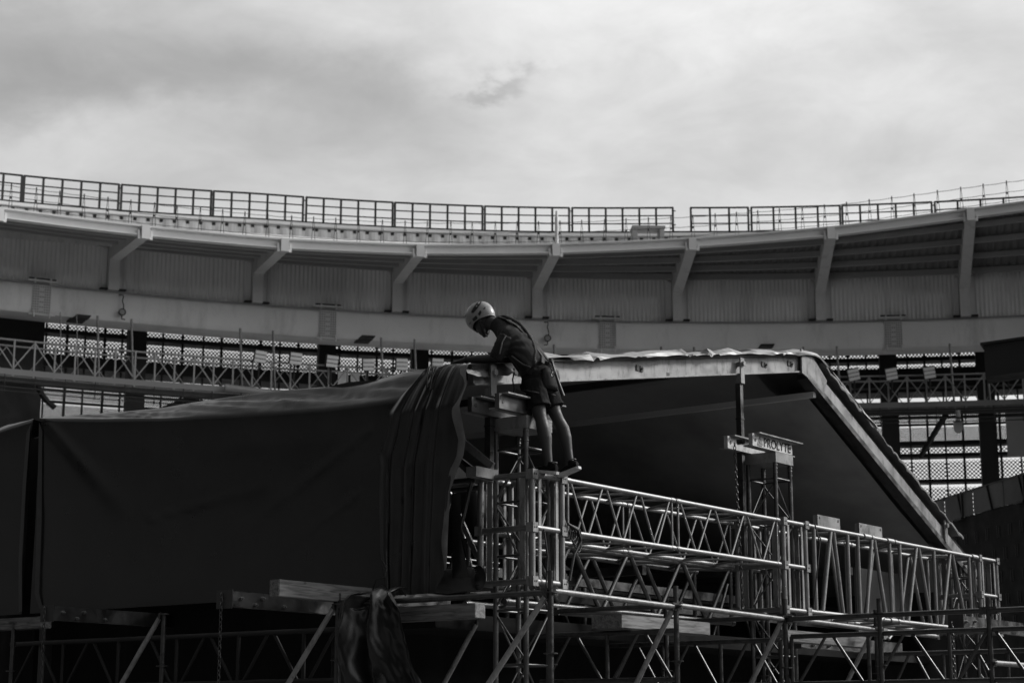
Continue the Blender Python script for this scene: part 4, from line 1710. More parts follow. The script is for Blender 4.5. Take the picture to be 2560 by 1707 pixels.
# round clamp by the right node
b = MB()
b.torus(Q(4.97, -1.0, -1.22), eR * 0.06, eL * 0.06, 0.016, 14)
b.tube([Q(4.9, -1.06, -1.16), Q(5.12, -1.02, -1.10)], 0.02, 8)
b.hexa(Q(5.0, -1.08, -1.28), eR * 0.05, eL * 0.02, eZ * 0.06)
b.tube([Q(4.98, -1.14, -1.34), Q(5.16, -1.1, -1.28)], 0.014, 8)
obj('swivel_clamp', b, ALU, sc)


# ------------------------------------------------------------------ timbers and bolted beams
def timber(label, p, length, w, h, along_R=True, m=WOOD):
    """box with its own axes so the grain runs along it; p: (R, L, Z) of the near lower corner."""
    me = bpy.data.meshes.new('timber_beam')
    bm = bmesh.new()
    bmesh.ops.create_cube(bm, size=1.0)
    for v in bm.verts:
        v.co = Vector(((v.co.x + 0.5) * length, v.co.y * w, (v.co.z + 0.5) * h))
    bmesh.ops.bevel(bm, geom=list(bm.edges), offset=0.006, segments=2, affect='EDGES')
    bm.to_mesh(me)
    bm.free()
    me.materials.append(m)
    o = bpy.data.objects.new('timber_beam', me)
    COL.objects.link(o)
    d = eR if along_R else eL
    o.location = Q(*p)
    o.rotation_euler = (0, 0, math.atan2(d.y, d.x))
    return tag(o, label, 'timber', 'loose timbers in the scaffold')


timber('thick pale timber end sticking out below the black tarpaulin', (-1.9, 1.41, -1.176), 2.4, 0.12, 0.15)
timber('short cracked timber block lying under the scaffold rail at centre', (0.8, -0.27, -1.385), 1.6, 0.34, 0.125)
timber('wide timber plank under the rail between the thrown tarpaulin and the tower', (-0.9, -0.1, -1.37), 1.5, 0.15, 0.13, False)
timber('long timber lying along the bottom left edge of the stage', (-1.05, 5.5, -1.27), 3.2, 0.14, 0.12, False)
timber('timber bearer under the truss right of the middle block', (3.3, -0.75, -1.42), 1.9, 0.12, 0.12)


def bolted(label, R0, R1, L_, Z0, Z1, w=0.06):
    t = thing('bolted_beam', label, 'beam', Q((R0 + R1) / 2, L_, Z0), 'bolted aluminium beams')
    b = MB()
    boxq(b, R0, R1, L_, L_ + w, Z0, Z1)
    boxq(b, R0, R1, L_ - 0.05, L_ - 0.002, Z0 - 0.012, Z0 - 0.002)
    obj('web', b, ALUDULL, t)
    b = MB()
    boxq(b, R0 - 0.012, R0 - 0.002, L_ - 0.04, L_ + 0.16, Z0 - 0.02, Z1 + 0.01)
    obj('end_plate', b, DSTEEL, t)
    for dx_, fz in ((0.13, 0.55), (0.31, 0.18), (0.40, 0.66), (0.68, 0.22)):
        x = R0 + dx_
        z = Z0 + (Z1 - Z0) * fz
        b = MB()
        b.tube([Q(x, L_ - 0.028, z), Q(x, L_, z)], 0.018, 6)
        b.tube([Q(x, L_ - 0.045, z), Q(x, L_ - 0.028, z)], 0.009, 8)
        obj('bolt', b, ALU, t)


bolted('bolted aluminium beam end at the lower left by the gap', -1.5, 0.8, 4.87, -1.225, -1.09)
bolted('bolted aluminium beam end left of the thick timber', -1.9, 0.8, 1.95, -1.235, -1.1)
bolted('bolted aluminium beam crossing the scaffold at lower right', 7.25, 9.2, -1.0, -1.12, -0.96)
bolted('bolted aluminium beam under the tall truss', 4.4, 7.0, -0.35, -1.42, -1.28)

# ------------------------------------------------------------------ inside of the stage
ins = thing('stage_platform', 'dark stage platform with drapes and added dark sheets inside the roof', 'stage', Q(5, 3.5, ZG))
b = MB()
boxq(b, 0.2, 11.5, 1.3, 6.8, -1.35, -1.2)
obj('deck', b, DRAPE, ins)
b = MB()
b.grid([[Q(R_, 6.9 + 0.05 * math.sin(R_ * 7), z) for z in (ZG, -1, interp(R_, [p[0] for p in PR], [p[1] for p in PR]) - 0.1)] for R_ in [-0.1 + 0.1 * k for k in range(118)]], True)
obj('rear_drape', b, BACKCLOTH, ins)
b = MB()
b.grid([[Q(11.45 + 0.04 * math.sin(L_ * 8), L_, z) for z in (ZG, -1.5, 0.0)] for L_ in [0.9 + 0.08 * k for k in range(76)]], True)
obj('sun_stop_sheet', b, BACKCLOTH, ins)  # added sheet that keeps the sun out of the right end
b = MB()
b.grid([[Q(R_, 2.2 + 0.04 * math.sin(R_ * 9), z) for z in (ZG, -2.5, -1.35)] for R_ in [-0.3 + 0.08 * k for k in range(150)]], True)
obj('dark_void_sheet', b, DRAPE, ins)  # black sheets put in for the dark void under the stage
b = MB()
b.grid([[Q(0.1 + 0.04 * math.sin(L_ * 9), L_, z) for z in (ZG, -2.5, -0.9)] for L_ in [2.2 + 0.08 * k for k in range(95)]], True)
obj('dark_void_sheet', b, DRAPE, ins)
b = MB()
b.grid([[Q(0.62 + 0.04 * math.sin(L_ * 9), L_, z) for z in (-1.2, 0, 1.18)] for L_ in [5.2 + 0.08 * k for k in range(60)]], True)
obj('end_drape', b, DRAPE, ins)
for Z_, L_, R0, R1, m_ in ((-0.72, 1.9, 1.2, 10, ALUDULL), (-0.95, 1.6, 1.0, 10.5, DSTEEL), (-0.62, 3.0, 2.0, 10, DSTEEL)):
    b = MB()
    boxq(b, R0, R1, L_, L_ + 0.08, Z_, Z_ + 0.1)
    obj('joist', b, m_, ins)
for R_, Z_ in ((3.4, -0.64), (6.4, -0.42), (8.4, -0.3)):
    b = MB()
    boxq(b, R_, R_ + 0.08, 1.0, 6.0, Z_, Z_ + 0.1)
    obj('joist', b, ALUDULL, ins)
for R_, L_ in ((2.0, 1.8), (3.2, 1.9), (4.3, 2.4), (5.8, 2.2), (7.0, 2.2), (8.3, 2.4), (9.4, 2.4)):
    b = MB()
    b.tube([Q(R_, L_, -1.2), Q(R_, L_, -0.6)], 0.03, 10)
    obj('leg', b, ALUDULL, ins)
for a, c in (((2.0, 1.7, -1.2), (2.5, 1.7, -0.65)), ((3.0, 1.7, -1.2), (2.6, 1.7, -0.65)), ((6.2, 1.8, -1.2), (6.6, 1.8, -0.5)), ((7.2, 1.8, -1.2), (6.8, 1.8, -0.5))):
    b = MB()
    b.tube([Q(*a), Q(*c)], 0.02, 8)
    obj('strut', b, ALUDULL, ins)
b = MB()
boxq(b, 9.0, 10.6, 1.2, 1.24, -1.0, -0.15)
obj('side_panel', b, GREYM, ins)
b = MB()
b.beam(Q(0.15, 1.1, -0.08), Q(0.15, 0.75, -0.72), 0.02, 0.05, eL)
obj('strut', b, ALU, ins)
for Z_, L_ in ((-0.62, 1.6), (-0.68, 1.6)):
    b = MB()
    b.tube([Q(0.2, L_, Z_), Q(1.6, L_, Z_)], 0.012, 6)
    obj('cable_run', b, ALUDULL, ins)
# truss along the left face behind the tarpaulin
b = None
lt = thing('side_truss', 'aluminium truss along the left side of the stage behind the black tarpaulin', 'truss', Q(0.2, 3.6, -1.0))
for R_ in (0.0, 0.47):
    for Z_ in (0, -0.98):
        b = MB()
        b.tube([Q(R_, 0.65, Z_), Q(R_, 6.3, Z_)], 0.027, 12)
        obj('chord', b, ALUDULL, lt)
    for k in range(9):
        a = 0.7 + k * 0.62
        tubes('brace', [(Q(R_, a, 0), Q(R_, a + 0.31, -0.98)), (Q(R_, a + 0.31, -0.98), Q(R_, a + 0.62, 0))], 0.02, ALUDULL, lt)

# loose black cables
for pts, lab in (([(0.13, -0.04, -0.5), (0.16, -0.06, -0.75), (0.15, -0.05, -1.0), (0.13, -0.1, -1.3)], 'thin black cable hanging down the corner block'),
                 ([(5.45, -0.05, 0.03), (5.5, -0.08, -0.2), (5.44, -0.06, -0.55), (5.35, -0.05, -0.95)], 'thin black cable hanging on the tall truss beside the middle block'),
                 ([(0.5, -0.05, -0.42), (0.62, -0.08, -0.47), (0.7, -0.06, -0.56), (0.6, -0.05, -0.7), (0.52, -0.05, -0.95)], 'bundle of black cable at the lower end of the slim truss')):
    b = MB()
    b.tube([Q(*p) for p in pts], 0.014 if 'bundle' in lab else 0.008, 6)
    if 'bundle' in lab:
        for k in range(4):
            b.torus(Q(0.58 + 0.03 * k, -0.05, -0.5 - 0.02 * k), eR * 0.05, eZ * (0.07 + 0.015 * k), 0.008, 12)
    tag(obj('black_cable', b, BLACK), lab, 'cable')

# ------------------------------------------------------------------ the worker
# body frame: F forward (along L), s towards the camera (his left), Z up from the truss top
def B(F, s, Z):
    return Q(0.25 - s, F, Z)


LAT = -eR


def remesh(mb, voxel, smooth=4, name='tmp'):
    me = bpy.data.meshes.new(name)
    me.from_pydata(mb.v, [], mb.f)
    o = bpy.data.objects.new(name, me)
    COL.objects.link(o)
    md = o.modifiers.new('r', 'REMESH')
    md.mode = 'VOXEL'
    md.voxel_size = voxel
    md2 = o.modifiers.new('s', 'SMOOTH')
    md2.factor = 0.5
    md2.iterations = smooth
    bpy.context.view_layer.update()
    ev = o.evaluated_get(bpy.context.evaluated_depsgraph_get())
    m2 = bpy.data.meshes.new_from_object(ev)
    bpy.data.objects.remove(o)
    out = MB()
    out.add([v.co.copy() for v in m2.vertices], [tuple(p.vertices) for p in m2.polygons], True)
    nrm = [v.normal.copy() for v in m2.vertices]
    bpy.data.meshes.remove(m2)
    return out, nrm


wk = thing('person', 'person in white climbing helmet, dark t-shirt, shorts and harness leaning over the roof beam', 'person', B(0.0, 0.0, 0.0))

# head axes (F, Z plane)
hf = (eL * 0.77 + eZ * -0.64).normalized()
hu = (eL * 0.64 + eZ * 0.77).normalized()
HC = B(0.785, 0.0, 1.60)

NEAR_ARM = [((0.35, 0.165, 1.34), 0.066), ((0.385, 0.2, 1.265), 0.06), ((0.425, 0.215, 1.19), 0.051), ((0.455, 0.22, 1.145), 0.046), ((0.54, 0.222, 1.15), 0.047),
            ((0.66, 0.22, 1.165), 0.042), ((0.77, 0.218, 1.175), 0.031), ((0.82, 0.216, 1.175), 0.028), ((0.86, 0.214, 1.172), 0.028)]
FAR_ARM = [((0.43, -0.165, 1.37), 0.066), ((0.51, -0.2, 1.30), 0.06), ((0.585, -0.21, 1.24), 0.049), ((0.63, -0.21, 1.21), 0.045), ((0.71, -0.2, 1.21), 0.046),
           ((0.83, -0.17, 1.215), 0.041), ((0.93, -0.14, 1.215), 0.03), ((0.98, -0.125, 1.205), 0.028)]
NEAR_LEG = [((0.105, 0.10, 0.89), 0.10, 0.105), ((0.075, 0.105, 0.79), 0.09, 0.095), ((0.035, 0.11, 0.68), 0.075, 0.078), ((0.015, 0.11, 0.585), 0.062, 0.064), ((-0.005, 0.11, 0.52), 0.056, 0.058),
            ((-0.032, 0.112, 0.43), 0.063, 0.068), ((-0.055, 0.112, 0.345), 0.06, 0.064), ((-0.072, 0.112, 0.23), 0.044, 0.048), ((-0.085, 0.112, 0.14), 0.036, 0.042), ((-0.09, 0.112, 0.06), 0.037, 0.044)]
FAR_LEG = [((0.115, -0.10, 0.905), 0.10, 0.105), ((0.085, -0.11, 0.81), 0.09, 0.095), ((0.04, -0.128, 0.70), 0.072, 0.075), ((0.01, -0.136, 0.62), 0.06, 0.062), ((-0.02, -0.142, 0.555), 0.055, 0.058),
           ((-0.07, -0.15, 0.46), 0.06, 0.065), ((-0.095, -0.154, 0.375), 0.056, 0.061), ((-0.118, -0.158, 0.26), 0.042, 0.046), ((-0.135, -0.16, 0.165), 0.036, 0.042), ((-0.14, -0.16, 0.10), 0.037, 0.044)]
DZ = -0.045
TORSO = [((0.09, 0, 0.86 + DZ), 0.15, 0.115), ((0.10, 0, 0.94 + DZ), 0.17, 0.125), ((0.13, 0, 1.04 + DZ), 0.16, 0.112), ((0.175, 0, 1.13 + DZ), 0.152, 0.104), ((0.255, 0, 1.245 + DZ), 0.166, 0.112),
         ((0.335, 0, 1.35 + DZ), 0.18, 0.118), ((0.415, 0, 1.435 + DZ), 0.168, 0.10), ((0.49, 0, 1.50 + DZ), 0.11, 0.085), ((0.53, 0, 1.54 + DZ), 0.07, 0.066)]


def fingers(mb, base, fwd, lat, up, mirror):
    """palm plus five bent fingers; mirror: +1 when the thumb is on the -lat side."""
    mb.loft([(base, 0.028, 0.02), (base + fwd * 0.03, 0.037, 0.018), (base + fwd * 0.075, 0.042, 0.016), (base + fwd * 0.095, 0.039, 0.013)], lat, 14)
    for k, (o_, ln) in enumerate(((0.031, 0.062), (0.0105, 0.08), (-0.0105, 0.086), (-0.031, 0.075))):
        p = base + fwd * 0.088 + lat * o_ * mirror
        d1 = (fwd + lat * o_ * mirror * 3 - up * 0.12).normalized()
        d2 = (fwd - up * 0.5).normalized()
        d3 = (fwd - up * 0.85).normalized()
        a = p + d1 * ln * 0.45
        c = a + d2 * ln * 0.32
        e = c + d3 * ln * 0.28
        mb.tube([p - d1 * 0.02, p, a, c, e], [0.0095, 0.0095, 0.009, 0.0082, 0.0065], 8)
    p = base + fwd * 0.025 - lat * 0.03 * mirror
    d1 = (fwd * 0.7 - lat * 0.7 * mirror - up * 0.15).normalized()
    d2 = (fwd * 0.95 - lat * 0.25 * mirror - up * 0.35).normalized()
    mb.tube([p, p + d1 * 0.035, p + d1 * 0.035 + d2 * 0.035, p + d1 * 0.035 + d2 * 0.06], [0.013, 0.0115, 0.0105, 0.008], 8)


def build_body():
    mb = MB()
    mb.loft([(B(*c), a, b_) for c, a, b_ in TORSO], LAT, 20)
    mb.loft([(B(0.46, 0, 1.44), 0.085, 0.08), (B(0.54, 0, 1.49), 0.066, 0.068), (B(0.62, 0, 1.535), 0.06, 0.064), (B(0.70, 0, 1.575), 0.06, 0.066)], LAT, 16)
    # skull, jaw, brow, nose, ears, lips
    mb.ell(HC + hu * 0.015 - hf * 0.012, LAT * 0.076, hf * 0.10, hu * 0.108)
    mb.loft([(HC + hf * 0.03 - hu * 0.02, 0.066, 0.07), (HC + hf * 0.04 - hu * 0.07, 0.06, 0.064), (HC + hf * 0.052 - hu * 0.11, 0.047, 0.05), (HC + hf * 0.06 - hu * 0.142, 0.028, 0.032)], LAT, 16)
    mb.ell(HC + hf * 0.078 - hu * 0.14, LAT * 0.024, hf * 0.016, hu * 0.016, 10, 7)
    mb.ell(HC + hf * 0.086 + hu * 0.012, LAT * 0.05, hf * 0.018, hu * 0.013, 10, 7)
    mb.loft([(HC + hf * 0.092 + hu * 0.0, 0.008, 0.009), (HC + hf * 0.104 - hu * 0.025, 0.011, 0.012), (HC + hf * 0.11 - hu * 0.045, 0.016, 0.014), (HC + hf * 0.096 - hu * 0.056, 0.013, 0.01)], LAT, 10)
    mb.ell(HC + hf * 0.098 - hu * 0.082, LAT * 0.024, hf * 0.009, hu * 0.006, 10, 6)
    mb.ell(HC + hf * 0.095 - hu * 0.097, LAT * 0.021, hf * 0.009, hu * 0.007, 10, 6)
    for s_ in (-1, 1):
        mb.ell(HC + LAT * 0.036 * s_ + hf * 0.075 - hu * 0.012, LAT * 0.014, hf * 0.012, hu * 0.009, 10, 6)
        mb.ell(HC + LAT * 0.08 * s_ - hf * 0.012 - hu * 0.025, LAT * 0.009, hf * 0.02, hu * 0.032, 10, 7)
    for arm in (NEAR_ARM, FAR_ARM):
        mb.loft([(B(*c), r, r) for c, r in arm], eZ + eL * 0.3, 14)
    for leg in (NEAR_LEG, FAR_LEG):
        mb.loft([(B(*c), a, b_) for c, a, b_ in leg], LAT, 16)
        c = leg[-1][0]
    mb.loft([(B(-0.15, 0.112, 0.035), 0.03, 0.03), (B(-0.08, 0.112, 0.04), 0.036, 0.034), (B(0.0, 0.112, 0.05), 0.038, 0.02), (B(0.06, 0.112, 0.055), 0.034, 0.014)], LAT, 12)
    mb.loft([(B(-0.2, -0.16, 0.10), 0.03, 0.03), (B(-0.135, -0.16, 0.085), 0.036, 0.034), (B(-0.07, -0.16, 0.05), 0.036, 0.02), (B(-0.02, -0.16, 0.03), 0.032, 0.014)], LAT, 12)
    fingers(mb, B(0.855, 0.214, 1.172), (eL * 0.98 - eZ * 0.05 + LAT * -0.1).normalized(), LAT, eZ, 1)
    fingers(mb, B(0.975, -0.126, 1.205), (eL * 0.97 - eZ * 0.1 + LAT * 0.25).normalized(), LAT, eZ, -1)
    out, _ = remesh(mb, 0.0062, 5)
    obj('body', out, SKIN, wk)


build_body()


def shirt():
    mb = MB()
    sh_ = [(0.10, 1.035, 0.182, 0.135), (0.125, 1.055, 0.184, 0.137), (0.165, 1.13, 0.174, 0.128), (0.25, 1.245, 0.184, 0.132), (0.335, 1.35, 0.194, 0.134),
           (0.41, 1.435, 0.182, 0.116), (0.475, 1.49, 0.13, 0.10), (0.54, 1.55, 0.098, 0.094), (0.60, 1.59, 0.078, 0.082)]
    mb.loft([(B(f_, 0, z_ + DZ), a_ * 1.05, b_ * (1.1 if z_ < 1.3 else 1.05)) for f_, z_, a_, b_ in sh_], LAT, 24)
    for arm, n_ in ((NEAR_ARM, 4), (FAR_ARM, 4)):
        mb.loft([(B(*c), r + (0.02 if i else 0.018), r + (0.02 if i else 0.02)) for i, (c, r) in enumerate(arm[:n_])], eL, 16)
    out, nr = remesh(mb, 0.008, 6)
    # folds radiating from the waist and the armpit
    for i, v in enumerate(out.v):
        p = Vector(v)
        d = p - O
        F_, Z_, R_ = d.dot(eL), d.dot(eZ), d.dot(eR)
        a_ = F_ * 0.6 + Z_ * 0.8
        c_ = -F_ * 0.8 + Z_ * 0.6
        # folds fan out from the near armpit, and gather above the belt
        f1, z1 = F_ - 0.40, Z_ - 1.20
        rr = math.hypot(f1, z1)
        th = math.atan2(z1, -f1)
        fan = math.sin(th * 17 + 5 * fbm(rr * 3, R_ * 3, 2, 2)) * math.exp(-((rr - 0.19) / 0.11) ** 2)
        gath = math.sin(85 * (R_ * 0.8 + c_ * 0.5) + 6 * fbm(a_ * 4, R_ * 4, 5, 2)) * math.exp(-((Z_ - 1.05) / 0.07) ** 2)
        w = 0.0055 * fan + 0.004 * gath + 0.006 * fbm(a_ * 5, c_ * 9, R_ * 6, 3)
        out.v[i] = tuple(p + nr[i] * w)
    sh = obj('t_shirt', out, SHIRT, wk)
    # reflective piping on the near sleeve
    b = MB()
    pts = [B(0.31, 0.165 + 0.075, 1.35), B(0.33, 0.2 + 0.072, 1.28), B(0.345, 0.215 + 0.066, 1.20), B(0.355, 0.215 + 0.064, 1.17)]
    b.tube(pts, 0.006, 6)
    obj('piping', b, REFL, sh)
    b = MB()
    b.torus(B(0.60, 0, 1.545), LAT * 0.075, (eL * -0.6 + eZ * 0.8) * 0.078, 0.008, 18)
    obj('collar', b, SHIRT, sh)


shirt()


def shorts():
    mb = MB()
    mb.loft([(B(0.085, 0, 0.77), 0.14, 0.11), (B(0.095, 0, 0.83), 0.18, 0.14), (B(0.105, 0, 0.91), 0.188, 0.146), (B(0.115, 0, 0.98), 0.178, 0.134), (B(0.13, 0, 1.025), 0.17, 0.126)], LAT, 22)
    for leg in (NEAR_LEG, FAR_LEG):
        ks = [(leg[0], 0.02), (leg[1], 0.024), (leg[2], 0.03), (((leg[2][0][0] + leg[3][0][0]) / 2, leg[3][0][1], leg[2][0][2] * 0.6 + leg[3][0][2] * 0.4), 0.036)]
        secs = [(B(*leg[i][0]), leg[i][1] + ks[i][1], leg[i][2] + ks[i][1]) for i in range(3)]
        secs.append((B(*ks[3][0]), leg[2][1] + 0.04, leg[2][2] + 0.042))
        mb.loft(secs, LAT, 18)
    out, nr = remesh(mb, 0.009, 5)
    for i, v in enumerate(out.v):
        p = Vector(v)
        d = p - O
        out.v[i] = tuple(p + nr[i] * 0.012 * fbm(d.dot(eL) * 9, d.dot(eZ) * 5, d.dot(eR) * 9, 3))
    obj('shorts', out, SHORT, wk)


shorts()


def helmet():
    fh = (eL * 0.957 - eZ * 0.288).normalized()
    uh = (eL * 0.288 + eZ * 0.957).normalized()
    c = B(0.803, 0, 1.615) + uh * 0.035
    rows = []
    nu, nv = 40, 18
    for j in range(nv + 1):
        t = j / nv
        r = []
        for k in range(nu + 1):
            a = 2 * PI * k / nu
            ca, sa = math.cos(a), math.sin(a)
            low = -0.075 - 0.015 * ca + 0.035 * (abs(sa) ** 3) * 0.0 - 0.03 * max(0, ca)
            el = math.asin(low / 0.145) + (PI / 2 - math.asin(low / 0.145)) * t
            x = 0.158 * math.cos(el) * ca
            y = 0.122 * math.cos(el) * sa
            z = 0.145 * math.sin(el)
            if ca < 0 and t < 0.3:
                x *= 1 + 0.07 * (1 - t / 0.3)
            r.append(c + fh * x + LAT * y + uh * z)
        rows.append(r)
    mb = MB()
    mb.grid(rows, True)
    inner = [[c + (p - c) * 0.94 for p in rows[0]], rows[0]]
    mb.grid(inner, True)
    mb.grid([[c + (p - c) * 0.94 for p in r] for r in rows], True, True)
    h = obj('helmet', mb, HELM, wk)
    # raised rim, vents and stickers on the shell
    b = MB()
    b.tube([p + (p - c).normalized() * 0.002 for p in rows[0]], 0.005, 6, caps=False)
    obj('rim', b, HELM, h)

    def patch(name, pts, m, off=0.003):
        """polygon of (azimuth, elevation) degrees on the shell; azimuth from the front towards his left."""
        mb2 = MB()
        cen = None
        P3 = []
        for az, el in pts:
            a, e = math.radians(az), math.radians(el)
            d = fh * (0.158 * math.cos(e) * math.cos(a)) + LAT * (0.122 * math.cos(e) * math.sin(a)) + uh * (0.145 * math.sin(e))
            P3.append(d)
        mid = sum(P3, Vector()) / len(P3)
        allp = [c + d * (1 + off / 0.14) for d in P3]
        rr = sum((d.length for d in P3)) / len(P3)
        mb2.add([c + mid.normalized() * rr * (1 + (off + 0.002) / 0.14)] + allp, [(0, i + 1, (i + 1) % len(allp) + 1) for i in range(len(allp))])
        obj(name, mb2, m, h)

    def strip(name, path, w, m, off=0.004):
        mb2 = MB()
        rows2 = []
        for i in range(len(path) - 1):
            for s in range(4):
                t = s / 4
                az = path[i][0] + (path[i + 1][0] - path[i][0]) * t
                el = path[i][1] + (path[i + 1][1] - path[i][1]) * t
                ww = w * (0.5 + 0.5 * math.sin(PI * (i + t) / (len(path) - 1)) ** 0.5)
                r2 = []
                for q in (-1, 0, 1):
                    a, e = math.radians(az + ww * q * 0.85), math.radians(el - ww * q * 0.7)
                    d = fh * (0.158 * math.cos(e) * math.cos(a)) + LAT * (0.122 * math.cos(e) * math.sin(a)) + uh * (0.145 * math.sin(e))
                    r2.append(c + d * (1 + off / 0.14))
                rows2.append(r2)
        mb2.grid(rows2, True)
        obj(name, mb2, m, h)

    strip('side_band', [(92, 4), (108, 18), (122, 33), (135, 48), (150, 58)], 9, INK)
    strip('band_print', [(124, 34), (130, 41), (136, 47)], 3.0, PALEINK, 0.006)
    strip('band_print', [(113, 22), (117, 27)], 2.2, PALEINK, 0.006)
    patch('clip_base', [(84, -18), (104, -12), (108, -24), (96, -30), (84, -28)], INK)
    patch('clip_base', [(112, -10), (124, 2), (128, -6), (118, -20)], INK)
    patch('slot', [(136, 4), (146, 12), (149, 8), (139, 0)], INK)
    patch('vent', [(48, 14), (56, 18), (58, 10), (50, 6)], INK)
    patch('vent', [(60, 58), (72, 64), (84, 56), (72, 54)], INK)
    patch('vent', [(100, 62), (118, 68), (126, 60), (110, 56)], INK)
    patch('front_print', [(55, -26), (70, -24), (70, -27), (55, -29)], INK)
    # chin strap
    b = MB()
    for s_ in (-1, 1):
        b.tube([HC + LAT * 0.088 * s_ - hf * 0.03 + hu * 0.02, HC + LAT * 0.08 * s_ + hf * 0.0 - hu * 0.06, HC + LAT * 0.05 * s_ + hf * 0.05 - hu * 0.13, HC + hf * 0.055 - hu * 0.168], 0.007, 6)
    obj('chin_strap', b, STRAP, h)
    b = MB()
    b.tube([HC + LAT * 0.045 + hf * 0.03 - hu * 0.15, HC + LAT * 0.052 + hf * 0.012 - hu * 0.125], 0.008, 6)
    obj('buckle', b, REFL, h)


helmet()


def shoes():
    for heel, toe, ank, k in (((-0.172, 0.112, -0.004), (0.095, 0.112, 0.036), (-0.09, 0.112, 0.10), 0), ((-0.238, -0.16, 0.066), (0.0, -0.16, 0.004), (-0.14, -0.16, 0.15), 1)):
        h_, t_, a_ = B(*heel), B(*toe), B(*ank)
        d = (t_ - h_).normalized()
        u = (eZ - d * eZ.dot(d)).normalized()
        ln = (t_ - h_).length
        sm = 0.267 / ln
        mb = MB()
        mb.loft([(h_ + u * 0.05 - d * 0.005, 0.028, 0.03), (h_ + d * 0.04 + u * 0.052, 0.04, 0.042), (h_ + d * 0.11 + u * 0.045, 0.043, 0.038), (h_ + d * 0.17 + u * 0.038, 0.05, 0.03), (h_ + d * 0.23 + u * 0.03, 0.045, 0.02), (h_ + d * 0.262 + u * 0.026, 0.025, 0.012)], LAT, 16)
        mb.loft([(h_ + d * 0.055 + u * 0.05, 0.042, 0.05), (h_ + d * 0.055 + u * 0.085, 0.042, 0.05), (h_ + d * 0.05 + u * 0.105, 0.041, 0.048)], LAT, 14)
        out, _ = remesh(mb, 0.006, 4)
        s_ = obj('shoe', out, SHORT, wk)
        mb = MB()
        prof = [(-0.02, 0.02), (0.0, 0.034), (0.06, 0.04), (0.12, 0.04), (0.18, 0.05), (0.23, 0.046), (0.262, 0.03), (0.275, 0.012)]
        n = len(prof)
        for z0_, z1_, ex in ((0.0, 0.026, 0.002),):
            left = [(x, w + ex) for x, w in prof]
            right = [(x, -w - ex) for x, w in reversed(prof)]
            poly = [h_ + d * x + LAT * y + u * z0_ for x, y in left + right]
            mb.prism(poly, u * (z1_ - z0_))
        obj('sole', mb, SOLE, s_)
        mb = MB()
        mb.torus(h_ + d * 0.05 + u * 0.108, LAT * 0.036, d * 0.042, 0.006, 14)
        obj('sock', mb, TARPEDGE, s_)


shoes()


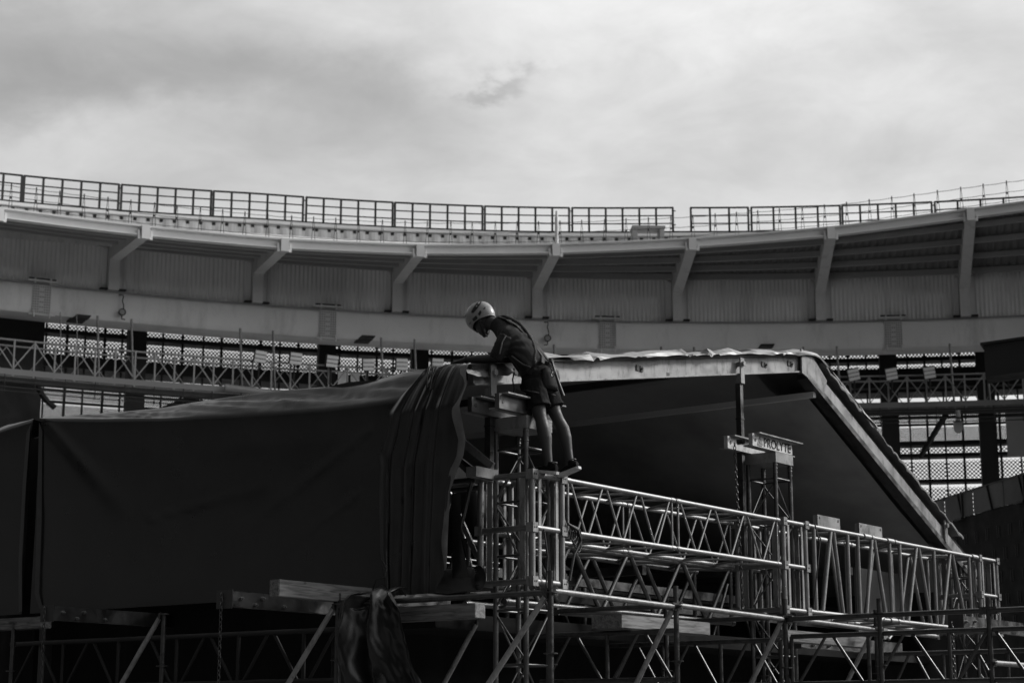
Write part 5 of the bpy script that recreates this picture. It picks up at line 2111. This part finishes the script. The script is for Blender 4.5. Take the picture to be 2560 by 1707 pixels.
def harness():
    b = MB()
    # waist belt
    pts = [B(0.125 + 0.142 * math.cos(a) * 0.95, 0.19 * math.sin(a), 1.0 - 0.07 * math.cos(a) * -0.6) for a in [2 * PI * k / 28 for k in range(29)]]
    rows = [[p + eZ * 0.028, p * 1.0, p - eZ * 0.028] for p in pts]
    b.grid(rows, True)
    b.grid(rows, True, True)
    h = obj('harness', b, STRAP, wk)
    for leg in (NEAR_LEG, FAR_LEG):
        b = MB()
        c = B(*leg[1][0])
        b.torus(c + eZ * 0.0, LAT * 0.116, (eL * 0.118 + eZ * 0.03), 0.009, 20)
        obj('leg_loop', b, STRAP, h)
    # straps over the back
    for s_, e_ in ((0.05, 0.10), (-0.05, -0.09)):
        b = MB()
        pts = [B(0.56, s_, 1.575), B(0.46, s_ * 1.2, 1.537), B(0.345, s_ * 1.0, 1.468), B(0.245, s_ * 0.7, 1.365), B(0.155, s_ * 0.4, 1.255), B(0.05, e_ * 0.3, 1.13), B(0.0, e_, 1.05)]
        off = (eL * -0.8 + eZ * 0.6) * 0.026
        for p, q in zip(pts[:-1], pts[1:]):
            b.beam(p + off, q + (q - p) * 0.04 + off, 0.035, 0.006, (eL * -0.8 + eZ * 0.6))
        obj('back_strap', b, STRAP, h)
    b = MB()
    pts = [B(0.27, 0.192, 1.15), B(0.2, 0.197, 1.10), B(0.13, 0.195, 1.05), B(0.06, 0.18, 1.02)]
    b.tube([p + LAT * 0.012 for p in pts], 0.008, 6)
    obj('side_strap', b, TARPEDGE, h)
    # pouch and gear at the hip
    b = MB()
    boxc = B(-0.025, -0.02, 0.93)
    b.loft([(boxc + eZ * 0.09, 0.11, 0.05), (boxc + eZ * 0.03, 0.125, 0.06), (boxc - eZ * 0.07, 0.12, 0.058), (boxc - eZ * 0.1, 0.10, 0.045)], LAT, 16)
    obj('pouch', b, STRAP, h)
    b = MB()
    for k, (F_, z_) in enumerate(((-0.1, 1.02), (-0.105, 0.96), (-0.11, 0.99))):
        b.torus(B(F_, 0.06, z_), eL * 0.018, eZ * 0.034, 0.005, 12)
    obj('carabiner', b, ALU, h)
    b = MB()
    b.tube([B(0.27, 0.16, 1.0), B(0.285, 0.17, 0.93), B(0.27, 0.165, 0.85), B(0.28, 0.16, 0.80)], 0.007, 6)
    obj('lanyard', b, STRAP, h)
    b = MB()
    b.beam(B(0.2, 0.235, 0.80), B(0.08, 0.245, 0.74), 0.008, 0.05, eZ)
    obj('leg_label', b, TARPEDGE, h)
    # braided rope down the spine
    pts = [(0.60, 0.0, 1.585), (0.54, 0.0, 1.585), (0.455, 0.0, 1.548), (0.36, 0.0, 1.49), (0.28, 0.005, 1.41), (0.21, 0.02, 1.325), (0.15, 0.045, 1.235), (0.11, 0.08, 1.155), (0.09, 0.12, 1.09), (0.06, 0.15, 1.03)]
    fine = []
    for (a, c) in zip(pts[:-1], pts[1:]):
        for s in range(8):
            fine.append([a[i] + (c[i] - a[i]) * s / 8 for i in range(3)])
    b = MB()
    for ph in (0, 2 * PI / 3, 4 * PI / 3):
        tw_ = []
        for i, p in enumerate(fine):
            a = i * 0.85 + ph
            tw_.append(B(*p) + (eL * -0.75 + eZ * 0.66) * 0.036 + LAT * 0.009 * math.cos(a) + (eL * -0.75 + eZ * 0.66) * 0.009 * math.sin(a))
        b.tube(tw_, 0.0075, 6)
    obj('spine_rope', b, ROPE, h)
    return h


harness()
# hammer hanging from the harness
hm = thing('hammer', 'long handled hammer hanging from the worker\'s hip', 'hammer', B(-0.23, 0.06, 0.72))
b = MB()
b.tube([B(-0.09, 0.05, 1.075), B(-0.13, 0.05, 0.96), B(-0.185, 0.055, 0.82), B(-0.225, 0.06, 0.73)], [0.011, 0.012, 0.016, 0.018], 10)
obj('handle', b, BLACK, hm)
b = MB()
b.beam(B(-0.06, 0.0, 1.085), B(-0.11, 0.11, 1.085), 0.03, 0.03, eZ)
obj('hammer_head', b, DSTEEL, hm)
# watch
wt = thing('wrist_watch', 'dark wrist watch on the worker\'s near wrist', 'watch', B(0.80, 0.22, 1.16))
b = MB()
b.torus(B(0.805, 0.2165, 1.176), LAT * 0.031, eZ * 0.031, 0.008, 16)
obj('strap', b, BLACK, wt)
b = MB()
b.tube([B(0.805, 0.226, 1.206), B(0.806, 0.23, 1.22)], 0.02, 14)
obj('case', b, ALUDULL, wt)
